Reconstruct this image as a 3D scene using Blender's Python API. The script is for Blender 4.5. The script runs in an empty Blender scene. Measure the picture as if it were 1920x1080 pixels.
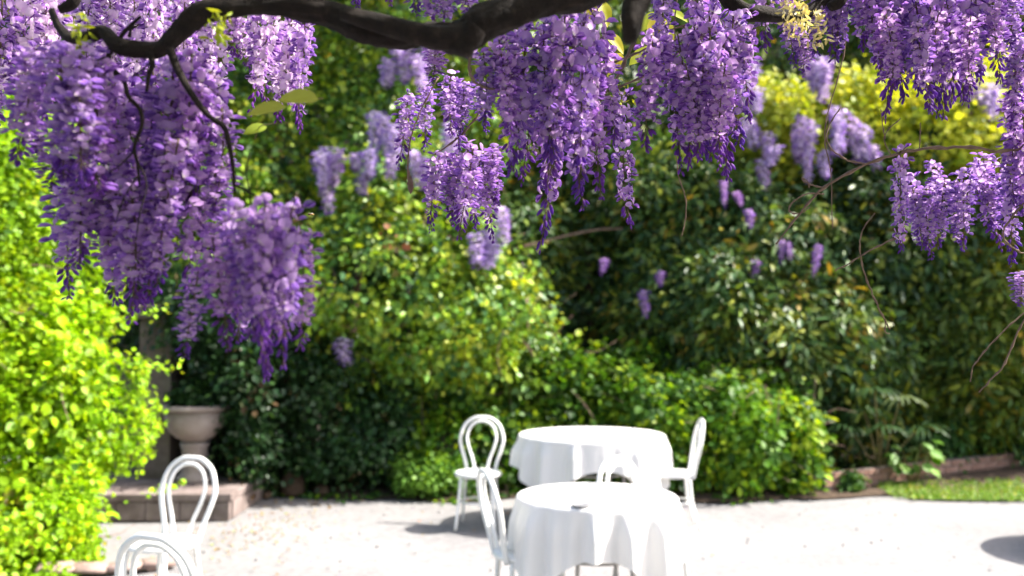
import bpy, math, random
import numpy as np
from mathutils import Vector, Matrix, Euler

random.seed(7)
rng = np.random.default_rng(7)
R = math.radians
S = bpy.context.scene
C = S.collection

# ------------------------------------------------------------------ camera, sky, sun, exposure
F_PX = 1800.0                    # focal length in pixels of a 1920 px wide picture
PITCH = math.atan(79 / F_PX)     # camera looks slightly up
CAM_Z = 1.65
cam_d = bpy.data.cameras.new("camera")
cam = bpy.data.objects.new("camera", cam_d)
C.objects.link(cam)
cam.location = (0, 0, CAM_Z)
cam.rotation_euler = (math.pi / 2 + PITCH, 0, 0)
cam_d.sensor_width = 36.0
cam_d.lens = 36.0 * F_PX / 1920.0
cam_d.clip_start = 0.05
cam_d.clip_end = 500
cam_d.dof.use_dof = True
cam_d.dof.focus_distance = 1.98
cam_d.dof.aperture_fstop = 3.0
S.camera = cam

SUN_EL = R(48)
SUN_V = Vector((0.9995, 0.03, 0))                # horizontal direction towards the sun
to_sun = Vector((SUN_V.x * math.cos(SUN_EL), SUN_V.y * math.cos(SUN_EL), math.sin(SUN_EL)))
W = bpy.data.worlds.new("World")
S.world = W
W.use_nodes = True
nt = W.node_tree
nt.nodes.clear()
sky = nt.nodes.new("ShaderNodeTexSky")
sky.sky_type = 'NISHITA'
sky.sun_disc = False
sky.dust_density = 4.0
sky.ozone_density = 0.6
sky.sun_elevation = SUN_EL
sky.sun_rotation = math.atan2(SUN_V.x, SUN_V.y)
bg = nt.nodes.new("ShaderNodeBackground")
bg.inputs["Strength"].default_value = 0.125
wo = nt.nodes.new("ShaderNodeOutputWorld")
nt.links.new(sky.outputs[0], bg.inputs[0])
nt.links.new(bg.outputs[0], wo.inputs[0])
sun_d = bpy.data.lights.new("sun", 'SUN')
sun_d.energy = 4.6
sun_d.angle = R(0.53)
sun_d.color = (1.0, 0.95, 0.86)
sun = bpy.data.objects.new("sun", sun_d)
C.objects.link(sun)
sun.location = (8, 4, 12)
sun.rotation_euler = (-to_sun).to_track_quat('-Z', 'Y').to_euler()
S.view_settings.view_transform = 'Standard'
S.view_settings.look = 'None'
S.view_settings.exposure = 1.7
S.view_settings.gamma = 1.0
S.view_settings.use_curve_mapping = False
S.render.engine = 'CYCLES'
try:
    S.cycles.max_bounces = 8
    S.cycles.transmission_bounces = 6
    S.cycles.use_denoising = True
except Exception:
    pass

# ------------------------------------------------------------------ helpers
_f = Vector((0, math.cos(PITCH), math.sin(PITCH)))
_u = Vector((0, -math.sin(PITCH), math.cos(PITCH)))


def at(px, py, Y):
    """world point at depth Y seen near the photograph's pixel px, py"""
    d = Vector((1, 0, 0)) * ((px - 960) / F_PX) + _u * (-(py - 540) / F_PX) + _f
    k = Y / d.y
    return Vector((d.x * k, Y, CAM_Z + d.z * k))


def tag(o, label=None, cat=None, group=None, kind=None):
    if label: o["label"] = label
    if cat: o["category"] = cat
    if group: o["group"] = group
    if kind: o["kind"] = kind
    return o


def empty(name, loc, rz=0.0):
    o = bpy.data.objects.new(name, None)
    o.empty_display_size = 0.1
    o.location = loc
    o.rotation_euler = (0, 0, rz)
    C.objects.link(o)
    return o


def link(name, me, parent=None, loc=None):
    o = bpy.data.objects.new(name, me)
    C.objects.link(o)
    if parent is not None: o.parent = parent
    if loc is not None: o.location = loc
    return o


def pymesh(name, V, Fs, mat, smooth=False, cols=None):
    me = bpy.data.meshes.new(name)
    me.from_pydata([tuple(v) for v in V], [], [tuple(f) for f in Fs])
    if mat is not None: me.materials.append(mat)
    if smooth: me.polygons.foreach_set("use_smooth", [True] * len(me.polygons))
    if cols is not None:
        a = me.attributes.new("tint", 'FLOAT_COLOR', 'POINT')
        a.data.foreach_set("color", np.asarray(cols, dtype=np.float32).ravel())
    me.update()
    return me


def trimesh(name, V, T, mat, cols=None, smooth=True):
    """V (n,3), T (m,3) numpy"""
    me = bpy.data.meshes.new(name)
    V = np.ascontiguousarray(V, dtype=np.float32)
    T = np.ascontiguousarray(T, dtype=np.int32)
    me.vertices.add(len(V)); me.loops.add(T.size); me.polygons.add(len(T))
    me.vertices.foreach_set("co", V.ravel())
    me.loops.foreach_set("vertex_index", T.ravel())
    me.polygons.foreach_set("loop_start", np.arange(len(T), dtype=np.int32) * 3)
    me.polygons.foreach_set("loop_total", np.full(len(T), 3, dtype=np.int32))
    if smooth: me.polygons.foreach_set("use_smooth", np.ones(len(T), dtype=bool))
    me.materials.append(mat)
    if cols is not None:
        a = me.attributes.new("tint", 'FLOAT_COLOR', 'POINT')
        a.data.foreach_set("color", np.ascontiguousarray(cols, dtype=np.float32).ravel())
    me.update(calc_edges=True)
    me.validate()
    return me


def box(V, Fs, x0, x1, y0, y1, z0, z1, bev=0.0):
    """chamfered box appended to lists"""
    b = bev
    n = len(V)
    if b <= 0:
        V += [(x0, y0, z0), (x1, y0, z0), (x1, y1, z0), (x0, y1, z0), (x0, y0, z1), (x1, y0, z1), (x1, y1, z1), (x0, y1, z1)]
        Fs += [tuple(n + i for i in f) for f in ((0, 3, 2, 1), (4, 5, 6, 7), (0, 1, 5, 4), (1, 2, 6, 5), (2, 3, 7, 6), (3, 0, 4, 7))]
        return
    rings = [(b, z0), (0, z0 + b), (0, z1 - b), (b, z1)]
    for ins, z in rings:
        V += [(x0 + ins, y0 + ins, z), (x1 - ins, y0 + ins, z), (x1 - ins, y1 - ins, z), (x0 + ins, y1 - ins, z)]
    for k in range(3):
        for i in range(4):
            j = (i + 1) % 4
            Fs.append((n + 4 * k + i, n + 4 * k + j, n + 4 * k + 4 + j, n + 4 * k + 4 + i))
    Fs.append((n + 3, n + 2, n + 1, n)); Fs.append((n + 12, n + 13, n + 14, n + 15))


def lathe(prof, n=32):
    V, Fs = [], []
    for r, z in prof:
        for i in range(n):
            a = 2 * math.pi * i / n
            V.append((r * math.cos(a), r * math.sin(a), z))
    for k in range(len(prof) - 1):
        for i in range(n):
            j = (i + 1) % n
            Fs.append((k * n + i, k * n + j, (k + 1) * n + j, (k + 1) * n + i))
    Fs.append(tuple(reversed(range(n))))
    Fs.append(tuple((len(prof) - 1) * n + i for i in range(n)))
    return V, Fs


def catmull(P, sub=6, closed=False):
    P = [np.asarray(p, float) for p in P]
    n = len(P)
    out = []
    rngN = n if closed else n - 1
    for i in range(rngN):
        if closed:
            a, b, c, d = P[(i - 1) % n], P[i], P[(i + 1) % n], P[(i + 2) % n]
        else:
            a = P[i - 1] if i else 2 * P[0] - P[1]
            b, c = P[i], P[i + 1]
            d = P[i + 2] if i + 2 < n else 2 * P[-1] - P[-2]
        for k in range(sub):
            t = k / sub
            out.append(0.5 * ((2 * b) + (-a + c) * t + (2 * a - 5 * b + 4 * c - d) * t * t + (-a + 3 * b - 3 * c + d) * t ** 3))
    if not closed: out.append(P[-1])
    return np.array(out)


def tube(P, rad, sides=8, closed=False, knobs=0.0, seed=0):
    """P (n,3), rad scalar or (n,) -> V, F"""
    P = np.asarray(P, float)
    n = len(P)
    rad = np.full(n, rad) if np.isscalar(rad) else np.asarray(rad, float)
    if closed:
        T = np.roll(P, -1, 0) - np.roll(P, 1, 0)
    else:
        T = np.gradient(P, axis=0)
    T /= np.maximum(np.linalg.norm(T, axis=1, keepdims=True), 1e-9)
    ref = np.array([0, 0, 1.0]) if abs(T[0][2]) < 0.9 else np.array([0, 1.0, 0])
    N = np.zeros_like(P)
    v = ref - T[0] * ref.dot(T[0]); v /= np.linalg.norm(v)
    for i in range(n):
        v = v - T[i] * v.dot(T[i])
        v /= max(np.linalg.norm(v), 1e-9)
        N[i] = v
    B = np.cross(T, N)
    r0 = np.random.default_rng(seed)
    ph = r0.uniform(0, 6.28, 6)
    V, Fs = [], []
    for i in range(n):
        for k in range(sides):
            a = 2 * math.pi * k / sides
            rr = rad[i]
            if knobs:
                s = i * 0.35
                rr *= 1 + knobs * (math.sin(2 * a + 0.55 * s + ph[0]) * 0.5 + math.sin(3 * a - 0.8 * s + ph[1]) * 0.35 + math.sin(1.3 * s + a + ph[2]) * 0.5 + math.sin(5 * a + 2.1 * s + ph[3]) * 0.2)
                if sides > 14: rr *= 1 + 0.045 * math.sin(9 * a + 1.1 * s + ph[4]) + 0.03 * math.sin(5.3 * s + 2 * a + ph[5])
            V.append(P[i] + rr * (math.cos(a) * N[i] + math.sin(a) * B[i]))
    m = n if closed else n - 1
    for i in range(m):
        i2 = (i + 1) % n
        for k in range(sides):
            k2 = (k + 1) % sides
            Fs.append((i * sides + k, i * sides + k2, i2 * sides + k2, i2 * sides + k))
    if not closed:
        Fs.append(tuple(reversed(range(sides))))
        Fs.append(tuple((n - 1) * sides + k for k in range(sides)))
    return V, Fs


class MB:
    def __init__(self): self.V, self.F = [], []

    def add(self, vf, off=(0, 0, 0)):
        n = len(self.V)
        o = np.asarray(off, float)
        self.V += [np.asarray(v, float) + o for v in vf[0]]
        self.F += [tuple(i + n for i in f) for f in vf[1]]
        return self

    def build(self, name, mat, parent=None, base=(0, 0, 0), smooth=True):
        b = np.asarray(base, float)
        me = pymesh(name, [v - b for v in self.V], self.F, mat, smooth)
        return link(name, me, parent)


# ------------------------------------------------------------------ materials
def mat(name):
    m = bpy.data.materials.new(name)
    m.use_nodes = True
    nt = m.node_tree
    p = nt.nodes["Principled BSDF"]
    return m, nt, p, nt.nodes["Material Output"]


def noise(nt, scale, detail=6, rough=0.6, coord='Object'):
    tc = nt.nodes.new("ShaderNodeTexCoord")
    n = nt.nodes.new("ShaderNodeTexNoise")
    n.inputs["Scale"].default_value = scale
    n.inputs["Detail"].default_value = detail
    n.inputs["Roughness"].default_value = rough
    nt.links.new(tc.outputs[coord], n.inputs["Vector"])
    return n


def ramp(nt, src, stops):
    r = nt.nodes.new("ShaderNodeValToRGB")
    el = r.color_ramp.elements
    while len(el) < len(stops): el.new(0.5)
    for e, (p, c) in zip(el, stops):
        e.position = p
        e.color = (*c, 1)
    nt.links.new(src, r.inputs[0])
    return r


def bump(nt, p, src, strength, dist):
    b = nt.nodes.new("ShaderNodeBump")
    b.inputs["Strength"].default_value = strength
    b.inputs["Distance"].default_value = dist
    nt.links.new(src, b.inputs["Height"])
    nt.links.new(b.outputs[0], p.inputs["Normal"])


def noisy(name, stops, scale, rough=0.8, bscale=None, bstr=0.5, bdist=0.01, spec=0.3):
    m, nt, p, out = mat(name)
    n = noise(nt, scale)
    r = ramp(nt, n.outputs["Fac"], stops)
    nt.links.new(r.outputs[0], p.inputs["Base Color"])
    p.inputs["Roughness"].default_value = rough
    p.inputs["Specular IOR Level"].default_value = spec
    if bscale:
        n2 = noise(nt, bscale, 8, 0.65)
        bump(nt, p, n2.outputs["Fac"], bstr, bdist)
    return m


def thin_mat(name, trans=0.4, rough=0.4, spec=0.4, tmul=(1, 1, 1), hue=0.0):
    """thin leaf or petal: colour from the per-piece attribute, light passes through"""
    m, nt, p, out = mat(name)
    a = nt.nodes.new("ShaderNodeAttribute")
    a.attribute_name = "tint"
    p.inputs["Roughness"].default_value = rough
    p.inputs["Specular IOR Level"].default_value = spec
    col = a.outputs["Color"]
    if hue:
        oi = nt.nodes.new("ShaderNodeObjectInfo")
        mr = nt.nodes.new("ShaderNodeMapRange")
        mr.inputs["To Min"].default_value = 0.5 - hue
        mr.inputs["To Max"].default_value = 0.5 + hue
        nt.links.new(oi.outputs["Random"], mr.inputs["Value"])
        hs = nt.nodes.new("ShaderNodeHueSaturation")
        nt.links.new(mr.outputs[0], hs.inputs["Hue"])
        nt.links.new(col, hs.inputs["Color"])
        col = hs.outputs["Color"]
    nt.links.new(col, p.inputs["Base Color"])
    t = nt.nodes.new("ShaderNodeBsdfTranslucent")
    mx = nt.nodes.new("ShaderNodeMix")
    mx.data_type = 'RGBA'
    mx.blend_type = 'MULTIPLY'
    mx.inputs["Factor"].default_value = 1.0
    nt.links.new(col, mx.inputs["A"])
    mx.inputs["B"].default_value = (*tmul, 1)
    nt.links.new(mx.outputs["Result"], t.inputs["Color"])
    ms = nt.nodes.new("ShaderNodeMixShader")
    ms.inputs[0].default_value = trans
    nt.links.new(p.outputs[0], ms.inputs[1])
    nt.links.new(t.outputs[0], ms.inputs[2])
    nt.links.new(ms.outputs[0], out.inputs["Surface"])
    return m


M_leaf = thin_mat("leaf", 0.36, 0.5, 0.28, (1.6, 1.45, 0.45))
M_gloss = thin_mat("glossy_leaf", 0.24, 0.42, 0.32, (1.7, 1.45, 0.45))
M_petal = thin_mat("petal", 0.56, 0.55, 0.2, (1.05, 1.0, 1.05), 0.012)
M_bark = noisy("bark", [(0.3, (0.007, 0.0045, 0.004)), (0.6, (0.018, 0.0115, 0.009)), (0.8, (0.05, 0.034, 0.026))], 60, 0.9, 140, 0.9, 0.006)
M_twig = noisy("twig_bark", [(0.3, (0.10, 0.06, 0.045)), (0.7, (0.26, 0.17, 0.125))], 40, 0.75, 90, 0.4, 0.002)
M_stem = noisy("green_stem", [(0.3, (0.14, 0.12, 0.045)), (0.7, (0.22, 0.17, 0.07))], 40, 0.7)
M_trunk = noisy("trunk_bark", [(0.3, (0.05, 0.032, 0.02)), (0.7, (0.17, 0.11, 0.07))], 9, 0.9, 30, 0.8, 0.03)
M_paint = noisy("white_chair_paint", [(0.35, (0.70, 0.70, 0.68)), (0.7, (0.80, 0.80, 0.79))], 9, 0.35, 60, 0.08, 0.002, 0.5)
M_iron = noisy("painted_iron", [(0.3, (0.30, 0.29, 0.28)), (0.7, (0.42, 0.41, 0.40))], 20, 0.4)
M_wood = noisy("tabletop_wood", [(0.3, (0.16, 0.10, 0.06)), (0.7, (0.25, 0.16, 0.10))], 12, 0.6)
M_stone = noisy("weathered_stone", [(0.25, (0.10, 0.075, 0.065)), (0.55, (0.20, 0.16, 0.15)), (0.8, (0.29, 0.24, 0.225))], 5, 0.85, 30, 0.5, 0.02)
M_urn = noisy("urn_stone", [(0.25, (0.22, 0.17, 0.15)), (0.55, (0.34, 0.28, 0.26)), (0.8, (0.42, 0.36, 0.34))], 6, 0.85, 35, 0.4, 0.012)
M_plaster = noisy("stained_plaster", [(0.25, (0.10, 0.085, 0.08)), (0.55, (0.22, 0.19, 0.175)), (0.8, (0.30, 0.26, 0.24))], 1.8, 0.9, 20, 0.5, 0.02)
M_brick = noisy("brick", [(0.25, (0.20, 0.10, 0.075)), (0.6, (0.32, 0.19, 0.145)), (0.85, (0.40, 0.29, 0.24))], 8, 0.9, 40, 0.5, 0.01)
M_pink = noisy("pinkish_stone", [(0.3, (0.22, 0.15, 0.13)), (0.7, (0.34, 0.25, 0.22))], 12, 0.9, 40, 0.4, 0.01)
M_mortar = noisy("mortar", [(0.3, (0.16, 0.13, 0.11)), (0.7, (0.26, 0.22, 0.20))], 15, 0.95)
M_soil = noisy("soil", [(0.3, (0.035, 0.022, 0.015)), (0.7, (0.11, 0.075, 0.05))], 6, 0.95, 30, 0.8, 0.04)
M_terra = noisy("terracotta", [(0.3, (0.22, 0.10, 0.06)), (0.7, (0.34, 0.17, 0.11))], 10, 0.85)
M_metal = noisy("dull_metal", [(0.3, (0.16, 0.16, 0.17)), (0.7, (0.26, 0.26, 0.27))], 20, 0.35, spec=0.6)

# gravel ground
M_ground, nt, p, _ = mat("pale_gravel")
n1 = noise(nt, 0.7, 6, 0.6); n2 = noise(nt, 16, 8, 0.75); n3 = noise(nt, 70, 6, 0.7)
r1 = ramp(nt, n1.outputs["Fac"], [(0.3, (0.205, 0.200, 0.204)), (0.7, (0.272, 0.266, 0.270))])
r2 = ramp(nt, n2.outputs["Fac"], [(0.32, (0.66, 0.65, 0.65)), (0.5, (0.95, 0.95, 0.95)), (0.72, (1.06, 1.05, 1.04))])
mx = nt.nodes.new("ShaderNodeMix"); mx.data_type = 'RGBA'; mx.blend_type = 'MULTIPLY'; mx.inputs["Factor"].default_value = 1
nt.links.new(r1.outputs[0], mx.inputs["A"]); nt.links.new(r2.outputs[0], mx.inputs["B"])
nt.links.new(mx.outputs["Result"], p.inputs["Base Color"])
p.inputs["Roughness"].default_value = 0.95
p.inputs["Specular IOR Level"].default_value = 0.1
bump(nt, p, n3.outputs["Fac"], 0.6, 0.012)

# white table linen
M_cloth, nt, p, out = mat("white_linen")
p.inputs["Base Color"].default_value = (0.80, 0.79, 0.78, 1)
p.inputs["Roughness"].default_value = 0.8
p.inputs["Specular IOR Level"].default_value = 0.15
n = noise(nt, 300, 3); bump(nt, p, n.outputs["Fac"], 0.12, 0.002)
t = nt.nodes.new("ShaderNodeBsdfTranslucent"); t.inputs["Color"].default_value = (0.74, 0.71, 0.68, 1)
ms = nt.nodes.new("ShaderNodeMixShader"); ms.inputs[0].default_value = 0.22
nt.links.new(p.outputs[0], ms.inputs[1]); nt.links.new(t.outputs[0], ms.inputs[2]); nt.links.new(ms.outputs[0], out.inputs["Surface"])

# ------------------------------------------------------------------ ground, beds, lawn
NX = 90
V = []; Fs = []
xs = np.concatenate([[-150, -60, -25], np.linspace(-9, 9, 73), [25, 60, 150]])
ys = np.concatenate([[-60, -20, -5], np.linspace(0, 16, 65), [25, 60, 200]])
for j, y in enumerate(ys):
    for i, x in enumerate(xs):
        z = 0.006 * math.sin(2.1 * x + 0.7 * y) + 0.006 * math.sin(1.3 * y - 0.9 * x + 1) if abs(x) < 9.5 and 0 <= y <= 16 else 0
        V.append((x, y, z - 0.012))
nxs = len(xs)
for j in range(len(ys) - 1):
    for i in range(nxs - 1):
        Fs.append((j * nxs + i, j * nxs + i + 1, (j + 1) * nxs + i + 1, (j + 1) * nxs + i))
tag(link("ground", pymesh("ground", V, Fs, M_ground, True)), kind="structure")


def bed_front(x):
    """front edge of the planted bed"""
    return 9.45 + 0.10 * math.sin(2.3 * x) + 0.06 * math.sin(5.1 * x + 1) + (0.12 * max(0, x - 3.0) if x > 3 else 0)


V = []; Fs = []
bx = np.linspace(-2.35, 12, 160)
for x in bx:
    y = bed_front(x)
    V += [(x, y, 0.005), (x, y + 0.25, 0.03), (x, y + 0.8, 0.06), (x, 18, 0.06)]
for i in range(len(bx) - 1):
    for k in range(3):
        Fs.append((4 * i + k, 4 * i + 4 + k, 4 * i + 5 + k, 4 * i + 1 + k))
tag(link("planting_bed", pymesh("planting_bed", V, Fs, M_soil, True)), kind="structure")


# ------------------------------------------------------------------ leaf clouds
def field(P, seed, base=1.0, n=10):
    r0 = np.random.default_rng(seed)
    o = np.zeros(len(P))
    for i in range(n):
        d = r0.normal(size=3); d /= np.linalg.norm(d)
        k = base * (1.0 + 2.2 * r0.random())
        o += np.sin(P @ d * k + r0.uniform(0, 6.28)) / (0.6 + 0.5 * k / base)
    return o / 3.0


LEAF_OVAL = np.array([(0, 0, 0), (0, .52, -.05), (-.30, .22, .06), (-.36, .58, .05), (0, 1, -.10), (.36, .58, .05), (.30, .22, .06)])
LEAF_LONG = np.array([(0, 0, 0), (0, .50, -.04), (-.15, .25, .04), (-.18, .60, .01), (0, 1, -.16), (.18, .60, .01), (.15, .25, .04)])
LEAF_T = np.array([(1, 2, 0), (1, 3, 2), (1, 4, 3), (1, 5, 4), (1, 6, 5), (1, 0, 6)])


def leaves(P, N, A, size, cols, shape):
    """P base points, N leaf normals, A leaf axes (both (n,3)), size (n,), cols (n,3)"""
    N = N / np.maximum(np.linalg.norm(N, axis=1, keepdims=True), 1e-9)
    A = A - N * np.sum(A * N, axis=1, keepdims=True)
    A = A / np.maximum(np.linalg.norm(A, axis=1, keepdims=True), 1e-9)
    X = np.cross(A, N)
    L = shape[None, :, :] * size[:, None, None]
    V = P[:, None, :] + L[:, :, 0:1] * X[:, None, :] + L[:, :, 1:2] * A[:, None, :] + L[:, :, 2:3] * N[:, None, :]
    n, k = len(P), len(shape)
    T = LEAF_T[None] + (np.arange(n) * k)[:, None, None]
    c = np.concatenate([cols, np.ones((n, 1))], 1)
    c = np.repeat(c[:, None, :], k, 1)
    return V.reshape(-1, 3), T.reshape(-1, 3), c.reshape(-1, 4)


def pick(palette, n, r0):
    w = np.array([p_[0] for p_ in palette], float); w /= w.sum()
    c = np.array([p_[1] for p_ in palette])
    return c[r0.choice(len(palette), n, p=w)]


def foliage(blobs, clumps, per, size, palette, shape=LEAF_OVAL, clump_r=0.16, rough=0.22, seed=1, droop=0.5, back=0.3, zmin=0.02, jitter=0.16, updir=0.35, nbase=1.6):
    """leaf-sized faces gathered in clumps over the uneven surface of several ellipsoids"""
    r0 = np.random.default_rng(seed)
    B = np.array(blobs, float)
    area = (B[:, 3] * B[:, 5] + B[:, 3] * B[:, 4] + B[:, 4] * B[:, 5])
    pr = area / area.sum()
    m = clumps * 5
    bi = r0.choice(len(B), m, p=pr)
    D = r0.normal(size=(m, 3)); D /= np.linalg.norm(D, axis=1, keepdims=True)
    ctr, rad = B[bi, :3], B[bi, 3:6]
    P = ctr + D * rad
    Nn = D / rad; Nn /= np.linalg.norm(Nn, axis=1, keepdims=True)
    keep = (D[:, 1] < back) & (P[:, 2] > zmin)
    # drop those deep inside another blob
    for b in B:
        q = ((P - b[:3]) / b[3:6]); q = np.sum(q * q, 1)
        keep &= ~(q < 0.72)
    P, Nn = P[keep][:clumps], Nn[keep][:clumps]
    d = field(P, seed + 11, nbase) * rough + field(P, seed + 12, nbase * 3.3) * rough * 0.5
    depth = r0.exponential(0.10, len(P))
    P = P + Nn * (d - depth)[:, None]
    n = len(P)
    ctone = pick(palette, n, r0)
    cdir = Nn + 0.55 * r0.normal(size=(n, 3)) + np.array([0, 0, 0.25])
    cdir /= np.linalg.norm(cdir, axis=1, keepdims=True)
    rr = clump_r * r0.uniform(0.6, 1.35, n)
    # leaves
    ci = np.repeat(np.arange(n), per)
    k = len(ci)
    O = r0.normal(size=(k, 3)) * 0.55
    along = np.sum(O * cdir[ci], 1, keepdims=True)
    O = O - cdir[ci] * along * 0.45                 # flattened clump
    LP = P[ci] + O * rr[ci][:, None]
    LP[:, 2] = np.maximum(LP[:, 2], zmin)
    LN = cdir[ci] * 0.7 + np.array([0, 0, updir]) + r0.normal(size=(k, 3)) * 0.42
    LA = O + cdir[ci] * 0.35 + np.array([0, 0, -droop]) + r0.normal(size=(k, 3)) * 0.3
    sz = size * r0.uniform(0.5, 1.4, k)
    tone = ctone[ci]
    alt = pick(palette, k, r0)
    mixw = r0.uniform(0, 0.55, (k, 1))
    tone = tone * (1 - mixw) + alt * mixw
    patch = field(P, seed + 13, nbase * 0.8)[ci][:, None]          # neighbouring shoots share how young their leaves are
    tone = tone * (1 + 0.28 * np.clip(patch, -1, 1) * np.array([1.15, 1.0, 0.5]))
    tone = np.clip(tone * r0.uniform(1 - jitter * 1.6, 1 + jitter, (k, 1)), 0.004, 0.9)
    return leaves(LP, LN, LA, sz, tone, shape)


def merge(parts):
    Vs, Ts, Cs, n = [], [], [], 0
    for V, T, c in parts:
        Vs.append(V); Ts.append(T + n); Cs.append(c); n += len(V)
    return np.concatenate(Vs), np.concatenate(Ts), np.concatenate(Cs)


def twig_tangle(V, b, n, seed, L=0.35, r=0.004):
    """thin bare twigs running among the outer leaves"""
    r0 = np.random.default_rng(seed)
    mb = MB()
    for _ in range(n):
        a = V[r0.integers(len(V))]
        d = r0.normal(size=3) * np.array([0.8, 0.35, 0.9]); d /= np.linalg.norm(d)
        k = r0.uniform(0.5, 1.3) * L
        mid = a + d * k * 0.5 + r0.normal(size=3) * 0.05 * L
        P = catmull([a, mid, a + d * k + r0.normal(size=3) * 0.12 * L], 3)
        mb.add(tube(P, np.linspace(r, r * 0.5, len(P)), 4))
    return mb


def plant(name, base, label, cat, clouds, m, stems=(), group=None, stem_mat=None, twigs=0, twl=0.35, twr=0.005):
    b = Vector(base)
    root = empty(name, b)
    tag(root, label, cat, group)
    V, T, c = merge(clouds)
    V = V - np.array(b)
    o = link("foliage", trimesh("foliage", V, T, m, c, True), root)
    o["kind"] = "stuff"
    if twigs:
        o = twig_tangle(V, b, twigs, len(V), twl, twr).build("twigs", M_twig, root)
        o["kind"] = "stuff"
    for nm, P, r in stems:
        mb = MB(); mb.add(tube(catmull(P, 5), np.linspace(r, r * 0.45, (len(P) - 1) * 5 + 1), 8, knobs=0.08))
        mb.build(nm, stem_mat or M_trunk, root, b)
    return root


def blob(px, py, rx, ry, Y, dy):
    c = at(px, py, Y)
    return (c.x, c.y, c.z, rx / F_PX * Y, dy, ry / F_PX * Y)


LIME = [(5, (0.235, 0.43, 0.004)), (3, (0.32, 0.49, 0.006)), (2, (0.15, 0.29, 0.010)), (0.8, (0.44, 0.52, 0.012)), (0.6, (0.05, 0.12, 0.014)), (0.08, (0.26, 0.12, 0.02))]
IVY = [(4, (0.10, 0.22, 0.030)), (3, (0.17, 0.30, 0.020)), (2, (0.28, 0.38, 0.022)), (1.6, (0.38, 0.42, 0.03)), (2.0, (0.04, 0.115, 0.035)), (1.2, (0.14, 0.26, 0.08)), (0.15, (0.26, 0.09, 0.05))]
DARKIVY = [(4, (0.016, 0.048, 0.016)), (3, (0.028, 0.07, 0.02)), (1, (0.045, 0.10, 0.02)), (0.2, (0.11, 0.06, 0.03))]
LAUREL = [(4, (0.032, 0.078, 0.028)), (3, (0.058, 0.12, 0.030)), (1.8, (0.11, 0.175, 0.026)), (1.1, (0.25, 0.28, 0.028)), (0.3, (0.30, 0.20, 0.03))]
YELLOW = [(4, (0.46, 0.52, 0.045)), (3, (0.56, 0.56, 0.07)), (1.6, (0.26, 0.35, 0.02)), (0.6, (0.06, 0.12, 0.02))]
BUSH = [(4, (0.045, 0.125, 0.012)), (3, (0.085, 0.20, 0.010)), (1.6, (0.20, 0.32, 0.012)), (0.8, (0.30, 0.40, 0.016)), (2.0, (0.025, 0.07, 0.014))]
PALE = [(3, (0.14, 0.30, 0.04)), (3, (0.20, 0.36, 0.06)), (1, (0.09, 0.21, 0.02))]
COVER = [(3, (0.03, 0.085, 0.02)), (2, (0.055, 0.14, 0.025)), (1, (0.09, 0.19, 0.03))]
GRASSC = [(3, (0.12, 0.24, 0.02)), (2, (0.19, 0.30, 0.03)), (1, (0.28, 0.30, 0.08))]

# far trees closing the view behind the garden
r0 = np.random.default_rng(5)
kk = 26000
P = np.stack([r0.uniform(-10, 12, kk), r0.uniform(14.2, 16.5, kk), r0.uniform(0.2, 7.8, kk)], 1)
P[:, 1] += field(P, 3, 0.9) * 0.9
V, T, c = leaves(P, r0.normal(size=(kk, 3)) + np.array([0.2, -0.8, 0.6]), r0.normal(size=(kk, 3)) + np.array([0, 0, -0.5]), r0.uniform(0.16, 0.36, kk), pick(LAUREL, kk, r0), LEAF_OVAL)
tag(link("woodland", trimesh("woodland", V, T, M_leaf, c)), kind="stuff")
V, Fs = [], []
box(V, Fs, -14, 16, 17.2, 17.5, 0, 10.5)
tag(link("boundary_wall", pymesh("boundary_wall", V, Fs, M_plaster)), "tall weathered plaster wall far behind all the trees", "wall")

# left lime hedge
hb = [(-4.05, 7.5, 0.95, 1.38, 0.95, 1.05), (-4.35, 7.6, 2.1, 1.42, 0.95, 1.05), (-4.75, 7.6, 3.1, 1.35, 0.95, 0.9), (-4.1, 7.15, 0.35, 1.2, 0.75, 0.5),
      (-4.9, 6.9, 1.6, 1.5, 0.8, 1.5), (-3.55, 7.3, 1.35, 0.8, 0.7, 0.8), (-3.45, 7.15, 0.45, 0.68, 0.5, 0.55), (-3.7, 6.75, 0.25, 0.75, 0.45, 0.32)]
sprays = []
r0 = np.random.default_rng(21)
for px, py, ang, n in ((255, 690, 0.05, 34), (250, 815, 0.75, 24), (235, 880, 0.9, 20), (228, 610, 0.4, 26), (270, 925, 0.2, 20)):
    a = at(px, py, 6.85)
    t_ = r0.random(n)
    d = np.array([math.cos(ang), -0.15, math.sin(ang)])
    P = np.array(a) + d * (t_ * 0.34)[:, None] + r0.normal(size=(n, 3)) * 0.028
    sprays.append(leaves(P, r0.normal(size=(n, 3)) * 0.5 + np.array([0.4, -0.3, 0.8]), r0.normal(size=(n, 3)) + d, r0.uniform(0.03, 0.05, n), pick(LIME[:2] + [LIME[3]], n, r0), LEAF_OVAL))
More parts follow.
